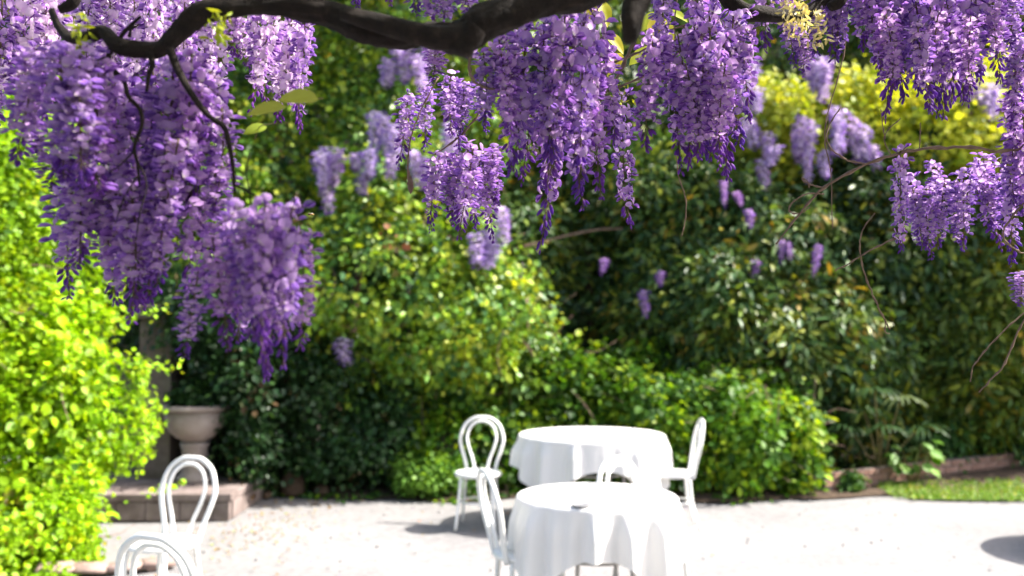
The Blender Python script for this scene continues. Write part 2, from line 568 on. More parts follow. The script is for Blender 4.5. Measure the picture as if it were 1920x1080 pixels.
plant("hedge", (-4.0, 7.4, 0), "tall bright lime green hedge filling the left edge beside the white chairs", "hedge",
      [foliage([(b_[0] - 0.21,) + b_[1:] for b_ in hb], 5000, 16, 0.048, LIME, clump_r=0.11, rough=0.36, seed=31, back=0.25, nbase=2.0), foliage([(b_[0] - 0.20, b_[1] + 0.1, b_[2], b_[3] * 0.72, b_[4] * 0.72, b_[5] * 0.80) for b_ in hb], 1500, 12, 0.075, LIME, clump_r=0.2, rough=0.1, seed=32, back=0.4)] + sprays, M_leaf,
      [("stem", [(-3.6 - 0.3 * i, 7.3 + 0.1 * (i % 2), 0), (-3.7 - 0.3 * i, 7.35, 0.8), (-3.9 - 0.25 * i, 7.45, 1.7), (-4.1 - 0.2 * i, 7.5, 2.8)], 0.045) for i in range(4)], twigs=150, twl=0.3, twr=0.005)

# big shrub masses along the back
plant("ivy_shrub", at(700, 925, 10.5) * 1.0, "large sunlit mid green climbing shrub bulging out left of the dark recess", "shrub",
      [foliage([blob(690, 540, 235, 180, 10.1, 0.9), blob(600, 250, 230, 240, 10.7, 0.9), blob(770, 130, 190, 210, 11.2, 0.9), blob(820, 540, 100, 150, 10.2, 0.7),
                blob(800, 700, 140, 110, 10.3, 0.5), blob(470, 420, 160, 230, 10.4, 0.8), blob(450, 110, 190, 170, 11.2, 0.9), blob(740, 400, 170, 140, 10.4, 0.8)],
               3500, 15, 0.074, IVY, clump_r=0.165, rough=0.45, seed=41)], M_gloss,
      [("trunk", [at(650, 940, 10.6), at(630, 800, 10.7), at(660, 600, 10.9), at(700, 350, 11.2)], 0.09), ("stem", [at(760, 930, 10.4), at(745, 820, 10.4), at(800, 650, 10.6)], 0.05)], twigs=220, twl=0.5, twr=0.006)
plant("climbing_ivy", at(560, 925, 9.9), "dark shaded ivy hanging on the wall right of the stone urn", "ivy",
      [foliage([blob(560, 770, 150, 130, 10.0, 0.55), blob(470, 790, 62, 120, 9.55, 0.4), blob(370, 590, 130, 70, 9.75, 0.4), blob(250, 450, 170, 170, 10.3, 0.5), blob(468, 770, 48, 130, 9.1, 0.35), blob(430, 590, 110, 75, 9.2, 0.45), blob(570, 680, 90, 110, 9.5, 0.4), blob(590, 850, 110, 40, 9.62, 0.2), blob(680, 800, 110, 110, 10.0, 0.5)],
               2100, 15, 0.062, DARKIVY, clump_r=0.17, rough=0.22, seed=51)], M_gloss)
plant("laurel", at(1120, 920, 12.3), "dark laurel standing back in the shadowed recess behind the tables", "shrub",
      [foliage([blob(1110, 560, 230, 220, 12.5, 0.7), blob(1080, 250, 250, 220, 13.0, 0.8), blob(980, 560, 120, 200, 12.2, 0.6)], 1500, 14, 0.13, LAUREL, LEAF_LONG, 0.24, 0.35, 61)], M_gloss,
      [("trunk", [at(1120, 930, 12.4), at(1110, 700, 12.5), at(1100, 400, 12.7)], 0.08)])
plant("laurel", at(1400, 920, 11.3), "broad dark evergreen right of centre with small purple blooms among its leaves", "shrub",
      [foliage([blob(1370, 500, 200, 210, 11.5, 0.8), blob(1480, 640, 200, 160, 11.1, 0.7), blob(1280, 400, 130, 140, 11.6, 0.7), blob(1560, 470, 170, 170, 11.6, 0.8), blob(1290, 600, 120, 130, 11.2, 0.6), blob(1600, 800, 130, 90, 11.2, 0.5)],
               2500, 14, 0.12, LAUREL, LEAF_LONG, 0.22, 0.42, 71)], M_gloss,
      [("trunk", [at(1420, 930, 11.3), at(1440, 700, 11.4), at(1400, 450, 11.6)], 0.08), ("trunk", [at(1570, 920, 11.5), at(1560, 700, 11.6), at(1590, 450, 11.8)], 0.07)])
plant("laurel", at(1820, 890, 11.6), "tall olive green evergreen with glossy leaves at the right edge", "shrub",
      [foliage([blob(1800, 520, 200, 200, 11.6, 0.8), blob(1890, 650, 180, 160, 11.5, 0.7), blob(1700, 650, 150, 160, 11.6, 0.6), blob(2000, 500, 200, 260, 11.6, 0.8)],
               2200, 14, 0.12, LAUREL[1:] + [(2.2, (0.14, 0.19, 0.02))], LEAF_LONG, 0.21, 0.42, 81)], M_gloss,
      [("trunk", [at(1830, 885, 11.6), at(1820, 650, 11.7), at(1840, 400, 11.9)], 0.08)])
plant("yellow_shrub", at(1650, 890, 12.6), "sunlit yellow green tree crown above the dark evergreens at the upper right", "tree",
      [foliage([blob(1640, 235, 220, 105, 12.0, 0.7), blob(1840, 235, 190, 140, 12.0, 0.7), blob(1410, 215, 85, 62, 12.2, 0.5), blob(1950, 330, 130, 150, 11.8, 0.6), blob(1540, 215, 90, 60, 12.0, 0.5)],
               1500, 14, 0.085, YELLOW, clump_r=0.16, rough=0.5, seed=91)], M_leaf,
      [("trunk", [at(1650, 900, 12.7), at(1640, 600, 12.8), at(1620, 330, 12.8)], 0.1)])
plant("evergreen_tree", at(1480, 890, 13.6), "dark green tree at the top right behind the yellow crown", "tree",
      [foliage([blob(1470, 90, 220, 120, 13.6, 0.7), blob(1750, 60, 230, 120, 13.6, 0.7), blob(1300, 150, 170, 170, 13.7, 0.7)], 1100, 14, 0.13, LAUREL, LEAF_LONG, 0.25, 0.35, 101)], M_gloss,
      [("trunk", [at(1480, 890, 13.7), at(1470, 500, 13.8), at(1480, 150, 13.8)], 0.12)])

# lower bushes
plant("leafy_bush", at(1010, 922, 10.1), "loose mid green bush behind the left half of the far table", "bush",
      [foliage([blob(960, 800, 110, 110, 10.3, 0.5), blob(1080, 785, 140, 95, 10.4, 0.5), blob(1120, 850, 120, 80, 10.1, 0.4), blob(880, 780, 80, 70, 10.4, 0.4)], 800, 14, 0.078, BUSH, clump_r=0.15, rough=0.5, seed=111)], M_leaf,
      [("stem", [at(990, 925, 10.2), at(980, 850, 10.25), at(950, 760, 10.3)], 0.03)], twigs=60)
plant("leafy_bush", at(1390, 922, 10.0), "rounded bright green bush to the right of the far table", "bush",
      [foliage([blob(1290, 800, 120, 110, 10.2, 0.5), blob(1430, 830, 110, 85, 10.0, 0.5), blob(1390, 770, 120, 60, 10.4, 0.5), blob(1330, 860, 150, 65, 9.9, 0.4), blob(1480, 870, 65, 60, 10.0, 0.35)], 950, 14, 0.078, BUSH, clump_r=0.15, rough=0.48, seed=121)], M_leaf,
      [("stem", [at(1390, 925, 10.0), at(1400, 850, 10.05), at(1380, 760, 10.1)], 0.03)], twigs=60)
plant("small_bush", at(805, 930, 9.55), "small pale green bush on the gravel edge left of the far chair", "bush",
      [foliage([blob(805, 892, 58, 34, 9.6, 0.3), blob(835, 880, 38, 28, 9.65, 0.25), blob(775, 880, 32, 26, 9.6, 0.2)], 230, 14, 0.05, PALE, clump_r=0.09, rough=0.08, seed=131)], M_leaf)
plant("ground_cover", at(1840, 860, 11.2), "low dark leafy planting behind the brick edging at the right", "plant",
      [foliage([blob(1850, 815, 110, 38, 11.6, 0.35), blob(1960, 795, 100, 50, 11.8, 0.35), blob(1740, 830, 70, 38, 11.2, 0.3)], 480, 14, 0.09, COVER, LEAF_LONG, 0.15, 0.12, 141)], M_gloss)
plant("weed", at(1592, 922, 9.8), "little green weed on the gravel at the foot of the dark bed", "plant",
      [foliage([blob(1595, 905, 24, 20, 9.85, 0.13)], 60, 12, 0.045, COVER, clump_r=0.06, rough=0.04, seed=151)], M_leaf)


# fan palm, broad-leaved plant
def frond(r0, base, az, el, L, w, n=9, bend=0.5):
    """arching strap leaf"""
    V, F_ = [], []
    P = np.array(base, float); d = np.array([math.cos(az) * math.cos(el), math.sin(az) * math.cos(el), math.sin(el)])
    side = np.array([-math.sin(az), math.cos(az), 0])
    for i in range(n):
        t_ = i / (n - 1)
        ww = w * (math.sin(math.pi * min(1, t_ * 0.9 + 0.1)) ** 0.7) * 0.5
        V += [P - side * ww + np.array([0, 0, 0.25 * ww]), P, P + side * ww + np.array([0, 0, 0.25 * ww])]
        d = d + np.array([0, 0, -bend / n]); d /= np.linalg.norm(d)
        P = P + d * L / (n - 1)
    T = []
    for i in range(n - 1):
        for k in range(2):
            a = 3 * i + k
            T += [(a, a + 1, a + 4), (a, a + 4, a + 3)]
    return np.array(V), np.array(T)


def tint_of(V, c): return np.tile(np.array([*c, 1.0]), (len(V), 1))


r0 = np.random.default_rng(9)
b = at(1650, 900, 10.3); b.z = 0.03
root = tag(empty("fan_palm", b), "small dark fan palm with drooping pale leaf blades right of the bush", "palm")
for k, (px, py) in enumerate(((1620, 770), (1690, 745), (1655, 800), (1585, 800), (1730, 800), (1640, 730))):
    tip = np.array(at(px, py, 10.3 - 0.25 * (k % 3) * 0.6)) - np.array(b)
    mb = MB(); mb.add(tube(catmull([(0, 0, 0), tip * 0.5 + np.array([0, 0, 0.08]), tip], 5), 0.009, 5))
    st = mb.build("stalk", M_stem, root)
    Vs, Ts, n = [], [], 0
    out_az = math.atan2(-0.8 + r0.normal() * 0.2, tip[0])
    for j in range(13):
        az = out_az + (j - 6) * 0.26
        V, T = frond(r0, tip, az, 0.55 - 0.05 * abs(j - 6) + r0.normal() * 0.08, 0.33 * r0.uniform(0.85, 1.1), 0.03, 8, 1.5)
        Vs.append(V); Ts.append(T + n); n += len(V)
    V = np.concatenate(Vs); T = np.concatenate(Ts)
    c = (0.03, 0.07, 0.02) if k != 1 else (0.11, 0.15, 0.06)
    link("fan_leaf", trimesh("fan_leaf", V, T, M_gloss, tint_of(V, c)), root)

b = at(1712, 900, 10.2); b.z = 0.02
root = tag(empty("broad_leaf_plant", b), "bright broad-leaved plant in front of the brick edging", "plant")
for k in range(24):
    px, py = r0.uniform(1672, 1752), r0.uniform(825, 888)
    tip = np.array(at(px, py, 10.15 + r0.uniform(-0.15, 0.15))) - np.array(b)
    V, T, c = leaves(tip[None], (np.array([0.3, -0.5, 0.8]) + r0.normal(size=3) * 0.3)[None], (np.array([0.5 * np.sign(tip[0]), -0.3, -0.5]) + r0.normal(size=3) * 0.3)[None],
                     np.array([r0.uniform(0.12, 0.17)]), pick(PALE + BUSH[:2], 1, r0), LEAF_OVAL)
    V = V
    link("leaf", trimesh("leaf", V, T, M_leaf, c), root)
    mb = MB(); mb.add(tube(catmull([(0.02 * r0.normal(), 0.02 * r0.normal(), 0), tip * 0.6 + np.array([0, 0, 0.02]), tip], 3), 0.004, 4)); mb.build("stem", M_stem, root)

# bare twigs poking out of the big shrub
for lab, pts, Y in (("bare brown twig sticking out of the sunlit shrub into the recess", [(935, 570), (960, 615), (990, 650), (1000, 668)], 9.75),
                    ("short bare twig across the lower sunlit shrub", [(700, 630), (740, 615), (775, 600)], 9.55)):
    P = [at(x, y, Y) for x, y in pts]
    mb = MB(); mb.add(tube(catmull(P, 5), 0.011, 6, knobs=0.1)); o = mb.build("twig", M_twig, None, P[0]); o.location = P[0]
    tag(o, lab, "twig")

# grass strip at the right, weeds at the bed edge, fallen leaves, pebbles
V = []; Fs = []
gx = np.linspace(3.9, 12, 60)
for x in gx:
    y0 = 9.45 + 0.05 * math.sin(4 * x) - 0.12 * (x - 4); y1 = 10.0 + 0.17 * (x - 3.2)
    V += [(x, y0, 0.010), (x, y1, 0.03)]
for i in range(len(gx) - 1): Fs.append((2 * i, 2 * i + 2, 2 * i + 3, 2 * i + 1))
M_lawn = noisy("lawn_soil", [(0.3, (0.06, 0.10, 0.02)), (0.7, (0.12, 0.18, 0.035))], 9, 0.95)
tag(link("lawn", pymesh("lawn", V, Fs, M_lawn)), kind="structure")
kk = 14000
u = r0.random(kk) ** 0.9
gxp = 3.75 + 5.0 * u
y0 = 9.35 - 0.12 * (gxp - 4); y1 = 10.05 + 0.17 * (gxp - 3.2)
tt = r0.random(kk) ** 1.2
P = np.stack([gxp, y0 + (y1 - y0) * tt, 0.012 + 0.02 * tt], 1)
keep = r0.random(kk) < np.clip(0.25 + 2.2 * tt, 0, 1)
P = P[keep]; kk = len(P)
V, T, c = leaves(P, r0.normal(size=(kk, 3)) * 0.6 + np.array([0, -0.7, 0.3]), r0.normal(size=(kk, 3)) * 0.35 + np.array([0, 0, 1]), r0.uniform(0.025, 0.055, kk), pick(GRASSC, kk, r0), LEAF_LONG)
tag(link("grass", trimesh("grass", V, T, M_leaf, c)), kind="stuff")
kk = 900
x = r0.uniform(-2.3, 4.2, kk)
P = np.stack([x, np.array([bed_front(a) for a in x]) + r0.normal(size=kk) * 0.09 + 0.03, np.full(kk, 0.012)], 1)
sel = field(P, 77, 3.0) > 0.15; P = P[sel]; kk = len(P)
V, T, c = leaves(P, r0.normal(size=(kk, 3)) * 0.5 + np.array([0, -0.4, 0.8]), r0.normal(size=(kk, 3)) * 0.6 + np.array([0, 0, 0.6]), r0.uniform(0.03, 0.07, kk), pick(BUSH + COVER, kk, r0), LEAF_OVAL)
tag(link("edge_weeds", trimesh("edge_weeds", V, T, M_leaf, c)), kind="stuff")
LITTER = [(3, (0.34, 0.24, 0.11)), (2, (0.42, 0.34, 0.14)), (2, (0.22, 0.13, 0.07)), (1, (0.30, 0.36, 0.06)), (1, (0.35, 0.14, 0.08))]
a1 = 300; a2 = 50
P = np.concatenate([np.stack([r0.normal(-2.1, 0.30, a1), r0.normal(8.1, 0.75, a1), np.full(a1, 0.006)], 1),
                    np.stack([r0.uniform(-2.5, 6, a2), r0.uniform(6.2, 9.6, a2), np.full(a2, 0.006)], 1)])
kk = len(P)
V, T, c = leaves(P, r0.normal(size=(kk, 3)) * 0.25 + np.array([0, 0, 1]), r0.normal(size=(kk, 3)) * np.array([1, 1, 0.1]), r0.uniform(0.015, 0.04, kk), pick(LITTER, kk, r0), LEAF_OVAL)
tag(link("fallen_leaves", trimesh("fallen_leaves", V, T, M_leaf, c)), kind="stuff")

kk = 140
P = np.stack([r0.uniform(-2.4, 6.5, kk), r0.uniform(5.8, 9.6, kk), np.full(kk, -0.002)], 1)
Vs = []; Ts = []
oct_v = np.array([(1, 0, 0), (0, 1, 0), (-1, 0, 0), (0, -1, 0), (0, 0, .6), (0, 0, -.6)]); oct_t = np.array([(0, 1, 4), (1, 2, 4), (2, 3, 4), (3, 0, 4), (1, 0, 5), (2, 1, 5), (3, 2, 5), (0, 3, 5)])
Vp = (P[:, None, :] + oct_v[None] * r0.uniform(0.006, 0.018, (kk, 1, 1)) * r0.uniform(0.7, 1.3, (kk, 6, 1))).reshape(-1, 3)
Tp = (oct_t[None] + (np.arange(kk) * 6)[:, None, None]).reshape(-1, 3)
M_pebble = noisy("pebble", [(0.3, (0.16, 0.16, 0.165)), (0.7, (0.30, 0.29, 0.29))], 3, 0.9)
tag(link("pebbles", trimesh("pebbles", Vp, Tp, M_pebble)), kind="stuff")
kk = 60
P = np.stack([r0.uniform(-2.4, 6.5, kk), r0.uniform(5.8, 9.4, kk), np.full(kk, 0.008)], 1)
V, T, c = leaves(P, r0.normal(size=(kk, 3)) * 0.3 + np.array([0, 0, 1]), r0.normal(size=(kk, 3)) * np.array([1, 1, 0.1]), r0.uniform(0.012, 0.022, kk), pick([(1, (0.45, 0.32, 0.55)), (1, (0.55, 0.45, 0.60)), (1, (0.30, 0.16, 0.40))], kk, r0), LEAF_OVAL)
tag(link("fallen_petals", trimesh("fallen_petals", V, T, M_petal, c)), kind="stuff")

# ------------------------------------------------------------------ alcove: wall, pilaster, step, urn
b = Vector((-3.2, 10.2, 0))
root = tag(empty("garden_wall", b), "old stained plaster wall in shadow behind the stone urn", "wall")
V, Fs = [], []; box(V, Fs, -2.0, 1.1, 0.0, 0.3, 0, 2.1, 0.01)
link("wall", pymesh("wall", V, Fs, M_plaster), root)
V, Fs = [], []; box(V, Fs, -2.05, 1.15, -0.05, 0.35, 2.103, 2.2, 0.02)
link("coping", pymesh("coping", V, Fs, M_stone), root)
c = at(296, 800, 9.15)
root = tag(empty("stone_pilaster", (c.x - 0.05, 9.3, 0)), "pale stone pilaster between the lime hedge and the urn", "pilaster")
V, Fs = [], []; box(V, Fs, -0.19, 0.19, -0.15, 0.7, 0.0, 0.22, 0.02); link("plinth", pymesh("plinth", V, Fs, M_stone), root)
V, Fs = [], []; box(V, Fs, -0.15, 0.15, -0.11, 0.7, 0.223, 1.75, 0.012); link("shaft", pymesh("shaft", V, Fs, M_stone), root)
V, Fs = [], []; box(V, Fs, -0.20, 0.20, -0.16, 0.7, 1.753, 1.9, 0.02); link("capital", pymesh("capital", V, Fs, M_stone), root)

# stone step under the urn
sx0, sx1, sy0, sy1 = -3.9, -2.42, 8.35, 10.1
root = tag(empty("stone_step", (sx1, sy0, 0)), "low stone step under the urn with its front corner in the sun", "step")
x = sx0
while x < sx1 - 0.01:
    w = min(random.uniform(0.34, 0.48), sx1 - x)
    if sx1 - x - w < 0.15: w = sx1 - x
    V, Fs = [], []; box(V, Fs, x - sx1 + 0.004, x + w - sx1 - 0.004, 0.0, 0.55, 0.173, 0.24 + random.uniform(-.004, .004), 0.008)
    link("slab", pymesh("slab", V, Fs, M_stone), root)
    x += w
y = sy0 + 0.55
while y < sy1 - 0.01:
    w = min(random.uniform(0.45, 0.6), sy1 - y)
    V, Fs = [], []; box(V, Fs, sx0 - sx1, 0, y - sy0 + 0.004, y + w - sy0 - 0.004, 0.173, 0.237 + random.uniform(-.004, .004), 0.008)
    link("slab", pymesh("slab", V, Fs, M_stone), root)
    y += w
V, Fs = [], []; box(V, Fs, sx0 - sx1, -0.09, 0.09, sy1 - sy0, 0, 0.17); link("core", pymesh("core", V, Fs, M_mortar), root)
x = sx0
while x < sx1 - 0.05:
    w = min(random.uniform(0.2, 0.3), sx1 - 0.02 - x)
    V, Fs = [], []; box(V, Fs, x - sx1 + 0.005, x + w - sx1 - 0.005, 0.02 + random.uniform(-.006, .006), 0.088, 0.0, 0.17, 0.01)
    link("block", pymesh("block", V, Fs, M_stone), root); x += w
y = sy0 + 0.1
while y < sy1 - 0.05:
    w = min(random.uniform(0.2, 0.3), sy1 - y)
    V, Fs = [], []; box(V, Fs, -0.088, -0.02 + random.uniform(-.006, .006), y - sy0 + 0.005, y + w - sy0 - 0.005, 0.0, 0.17, 0.01)
    link("block", pymesh("block", V, Fs, M_stone), root); y += w

# urn
uc = at(366, 800, 9.05)
root = tag(empty("stone_urn", (uc.x, 9.05, 0.236)), "large pale stone basin on a pedestal standing in the shaded alcove", "urn")
V, Fs = lathe([(0.17, 0), (0.17, 0.05), (0.135, 0.07), (0.12, 0.12), (0.115, 0.30), (0.13, 0.335), (0.135, 0.365), (0.11, 0.37)], 28)
link("pedestal", pymesh("pedestal", V, Fs, M_urn, True), root)
V, Fs = lathe([(0.095, 0.372), (0.12, 0.385), (0.18, 0.42), (0.238, 0.48), (0.268, 0.56), (0.285, 0.655), (0.255, 0.66), (0.235, 0.60)], 36)
link("bowl", pymesh("bowl", V, Fs, M_urn, True), root)
V, Fs = lathe([(0.28, 0.661), (0.325, 0.672), (0.33, 0.70), (0.315, 0.715), (0.25, 0.715), (0.24, 0.66)], 36)
link("rim", pymesh("rim", V, Fs, M_urn, True), root)
bc = (uc.x + 0.02, 9.05, 1.06)
plant("urn_plant", (uc.x, 9.05, 0.9), "dark leafy plant growing out of the stone basin", "plant",
      [foliage([(bc[0], bc[1], 1.05, 0.22, 0.2, 0.14), (bc[0] + 0.15, 9.15, 1.2, 0.18, 0.15, 0.2)], 160, 12, 0.055, DARKIVY, clump_r=0.07, rough=0.05, seed=161, zmin=0.94)], M_gloss)
pc = at(397, 692, 9.35)
root = tag(empty("terracotta_pot", (pc.x, 9.75, 1.18)), "brown terracotta pot half hidden by ivy above the basin", "pot")
V, Fs = lathe([(0.12, 0), (0.16, 0.22), (0.19, 0.28), (0.19, 0.33), (0.17, 0.33), (0.15, 0.26)], 24)
link("body", pymesh("body", V, Fs, M_terra, True), root)
V, Fs = [], []; box(V, Fs, -0.2, 0.25, -0.2, 0.45, -0.06, -0.002, 0.01)
o = link("wall_shelf", pymesh("wall_shelf", V, Fs, M_stone)); o.location = (pc.x, 9.75, 1.18); tag(o, "stone wall shelf carrying the terracotta pot", "shelf")

# rocks and old trunk foot under the dark ivy
for k, (px, py, Y, s, lab) in enumerate(((548, 868, 9.62, 0.13, "brown upright rock at the foot of the dark ivy"), (604, 885, 9.66, 0.085, "smaller brown rock right of the upright rock"),
                                         (500, 900, 9.5, 0.06, "low rock beside the stone step under the ivy"))):
    V, Fs = lathe([(0.6, 0), (1.0, 0.25), (0.95, 0.8), (0.7, 1.2), (0.25, 1.45), (0.05, 1.48)], 12)
    r1_ = np.random.default_rng(k)
    V = np.array(V) * np.array([1.0, 0.8, 1.3 if k == 0 else 0.9])
    V = V * (1 + 0.14 * field(V * 1.0, k + 5, 2.5))[:, None] * s
    c = at(px, py, Y)
    o = link("rock", pymesh("rock", V, Fs, M_trunk, True)); o.location = (c.x, Y, 0.0)
    tag(o, lab, "rock")

# brick edging at the right
bp0, bp1 = Vector((3.15, 9.72, 0)), Vector((6.9, 11.9, 0))
dv = (bp1 - bp0); Lw = dv.length; az = math.atan2(dv.y, dv.x)
root = tag(empty("brick_edging", bp0, az), "low weathered brick edging wall along the planted bed at the right", "low wall")
V, Fs = [], []; box(V, Fs, 0, Lw, 0.015, 0.10, 0, 0.205); link("mortar_core", pymesh("mortar_core", V, Fs, M_mortar), root)
bms = []
for k in range(4):
    V, Fs = [], []; box(V, Fs, 0.004, 0.226, 0, 0.115, 0.004, 0.062, 0.006)
    V = [tuple(np.array(v) + np.array([random.uniform(-.004, .004), random.uniform(-.005, .005), random.uniform(-.003, .003)])) for v in V]
    bms.append(pymesh("brick", V, Fs, M_brick))
for row in range(3):
    x = -0.115 * (row % 2) + 0.115
    while x < Lw - 0.2:
        o = link("brick", random.choice(bms), root); o.location = (x, random.uniform(-0.006, 0.006), 0.004 + row * 0.068 + random.uniform(0, .004)); x += 0.235

# edging stones at the hedge foot
root = tag(empty("stone_edging", (-2.75, 6.6, 0)), "short row of pinkish edging stones at the foot of the lime hedge", "edging")
for k in range(4):
    V, Fs = [], []; box(V, Fs, -0.12, 0.12, -0.07, 0.07, 0, 0.06 + random.uniform(-.015, .015), 0.02)
    V = [tuple(np.array(v) + np.array([random.uniform(-.012, .012) for _ in range(3)])) for v in V]
    o = link("stone", pymesh("stone", V, Fs, M_pink, True), root)
    o.location = (0.30 - 0.21 * k, 0.12 + 0.05 * random.random() - 0.06 * k, 0); o.rotation_euler = (0, 0, random.uniform(-.3, .3) + 0.35)


# ------------------------------------------------------------------ tables and cloths
def table(name, x, y, rad, label, nleg=4):
    root = tag(empty(name, (x, y, 0)), label, "table")
    V, Fs = lathe([(rad - 0.01, 0.715), (rad, 0.72), (rad, 0.742), (rad - 0.008, 0.746)], 48)
    link("tabletop", pymesh("tabletop", V, Fs, M_wood), root)
    for k in range(nleg):
        a = math.pi / nleg + 2 * math.pi * k / nleg + 0.2
        mb = MB(); mb.add(tube(catmull([(rad * 0.62 * math.cos(a), rad * 0.62 * math.sin(a), 0.716), (rad * 0.5 * math.cos(a), rad * 0.5 * math.sin(a), 0.42), (rad * 0.72 * math.cos(a), rad * 0.72 * math.sin(a), 0.0)], 6), 0.012, 8))
        mb.build("leg", M_iron, root)
    a = np.linspace(0, 2 * math.pi, 33)[:-1]
    mb = MB(); mb.add(tube(np.stack([rad * 0.5 * np.cos(a), rad * 0.5 * np.sin(a), np.full(32, 0.42)], 1), 0.008, 6, closed=True)); mb.build("stretcher", M_iron, root)
    return root


def cloth(x, y, rad, half, rot, ridges, label, seed):
    """square linen cloth over a round top: short at the middle of its sides, long folded corners"""
    r0 = np.random.default_rng(seed)
    nth, nin, nout = 360, 10, 26
    z0 = 0.7505
    V, Fs = [], []
    R_ = rad + 0.006
    for i in range(nth):
        th = 2 * math.pi * i / nth
        lc = th - rot
        rmax = half / max(abs(math.cos(lc)), abs(math.sin(lc)))
        f = 0.0
        for (c, w, amp) in ridges:
            dd = (th - R(c) + math.pi) % (2 * math.pi) - math.pi
            f += amp * math.exp(-(dd / R(w)) ** 2)
        f += 0.16 * math.sin(17 * th + seed) + 0.10 * math.sin(29 * th + 2 * seed)
        for k in range(nin + nout):
            if k < nin:
                r_ = R_ * (k / nin)
                V.append((r_ * math.cos(th), r_ * math.sin(th), z0 + 0.0012 * math.sin(9 * r_ + 3 * th)))
            else:
                t_ = ((k - nin) / (nout - 1)) ** 1.3
                s = t_ * (rmax - R_)
                c0 = 0.022
                if s < c0 * math.pi / 2:
                    a = s / c0
                    ro, dz = c0 * math.sin(a), c0 * (1 - math.cos(a))
                else:
                    h = s - c0 * math.pi / 2
                    ro, dz = c0 + 0.02 * h, c0 + h * 0.995
                g = min(1, s / 0.16)
                ro += f * 0.05 * g * g * (3 - 2 * g) * (0.75 + 0.6 * min(1, s / 0.45))
                zz = max(z0 - dz, 0.012 + 0.002 * math.sin(40 * th))
                V.append(((R_ + ro) * math.cos(th), (R_ + ro) * math.sin(th), zz))
    n = nin + nout
    for i in range(nth):
        j = (i + 1) % nth
        for k in range(n - 1):
            if k == 0: Fs.append((i * n, i * n + 1, j * n + 1))
            else: Fs.append((i * n + k, i * n + k + 1, j * n + k + 1, j * n + k))
    o = link("tablecloth", pymesh("tablecloth", V, Fs, M_cloth, True))
    o.location = (x, y, 0)
    return tag(o, label, "tablecloth")


TB = at(1106, 0, 8.4).x; TF = at(1115, 0, 5.3).x
table("round_table", TB, 8.4, 0.61, "larger round table standing farther back under a white cloth")
# ridge angles: -90 is towards the camera, 0 to the right
cloth(TB, 8.4, 0.61, 0.87, R(4), [(-90 - 16, 4, 1.2), (-90 + 30, 4, 1.1), (-90 - 40, 6, .9), (-90 - 58, 5, .8), (-90 - 75, 6, .9), (-90 + 48, 5, 1), (-90 + 62, 4, .9), (-90 + 78, 6, .9), (0, 7, .6), (25, 7, 1), (48, 7, 1.2), (75, 8, .5), (110, 7, .9), (135, 7, 1.1), (160, 7, .8), (190, 6, .9), (208, 5, .8)],
      "white cloth on the farther and wider round table", 3)
table("round_table", TF, 5.3, 0.415, "smaller round table nearest the camera under a long white cloth")
cloth(TF, 5.3, 0.415, 0.69, R(-3), [(-90 - 6, 4, 1.3), (-90 + 15, 4, 1.2), (-90 - 33, 5, .7), (-90 - 50, 5, .9), (-90 - 66, 5, .7), (-90 + 38, 4, 1.1), (-90 + 52, 5, 1.1), (-90 + 68, 5, 1), (0, 6, .8), (22, 7, 1), (45, 7, 1.2), (75, 8, .6), (110, 7, .9), (135, 7, 1.1), (160, 7, .8), (190, 6, .9), (215, 6, .8)],
      "white cloth on the smaller round table nearest the camera", 4)
table("round_table", 4.83, 7.2, 0.6, "round table just outside the right edge whose shadow falls on the gravel")
cloth(4.83, 7.2, 0.6, 0.82, R(10), [(a, 6, 0.9) for a in range(0, 360, 24)], "white cloth on the table at the far right side", 6)
dc = at(1090, 949, 4.93)
root = tag(empty("ashtray", (dc.x, 4.93, 0.7525)), "small flat grey ashtray on the nearer tablecloth", "ashtray")
V, Fs = lathe([(0.042, 0), (0.05, 0.004), (0.052, 0.012), (0.048, 0.013), (0.044, 0.006), (0.01, 0.004)], 24)
link("dish", pymesh("dish", V, Fs, M_metal, True), root)


# ------------------------------------------------------------------ bentwood chairs (front is -y, origin at the floor under the seat)
def loop_pts(w_bot, w_max, z_bot, z_mid, z_top, lean, y0):
    zz = [z_bot, z_bot + (z_mid - z_bot) * 0.35, z_bot + (z_mid - z_bot) * 0.7, z_mid, z_mid + (z_top - z_mid) * 0.62]
    hw = [w_bot, w_bot + (w_max - w_bot) * 0.30, w_bot + (w_max - w_bot) * 0.78, w_max, w_max * 0.80]
    pts = [(-h, z) for h, z in zip(hw, zz)] + [(-w_max * 0.38, z_top - 0.008), (0, z_top), (w_max * 0.38, z_top - 0.008)] + [(h, z) for h, z in reversed(list(zip(hw, zz)))]
    return [(x, y0 + (z - z_bot) * lean, z) for x, z in pts]


PC = {}


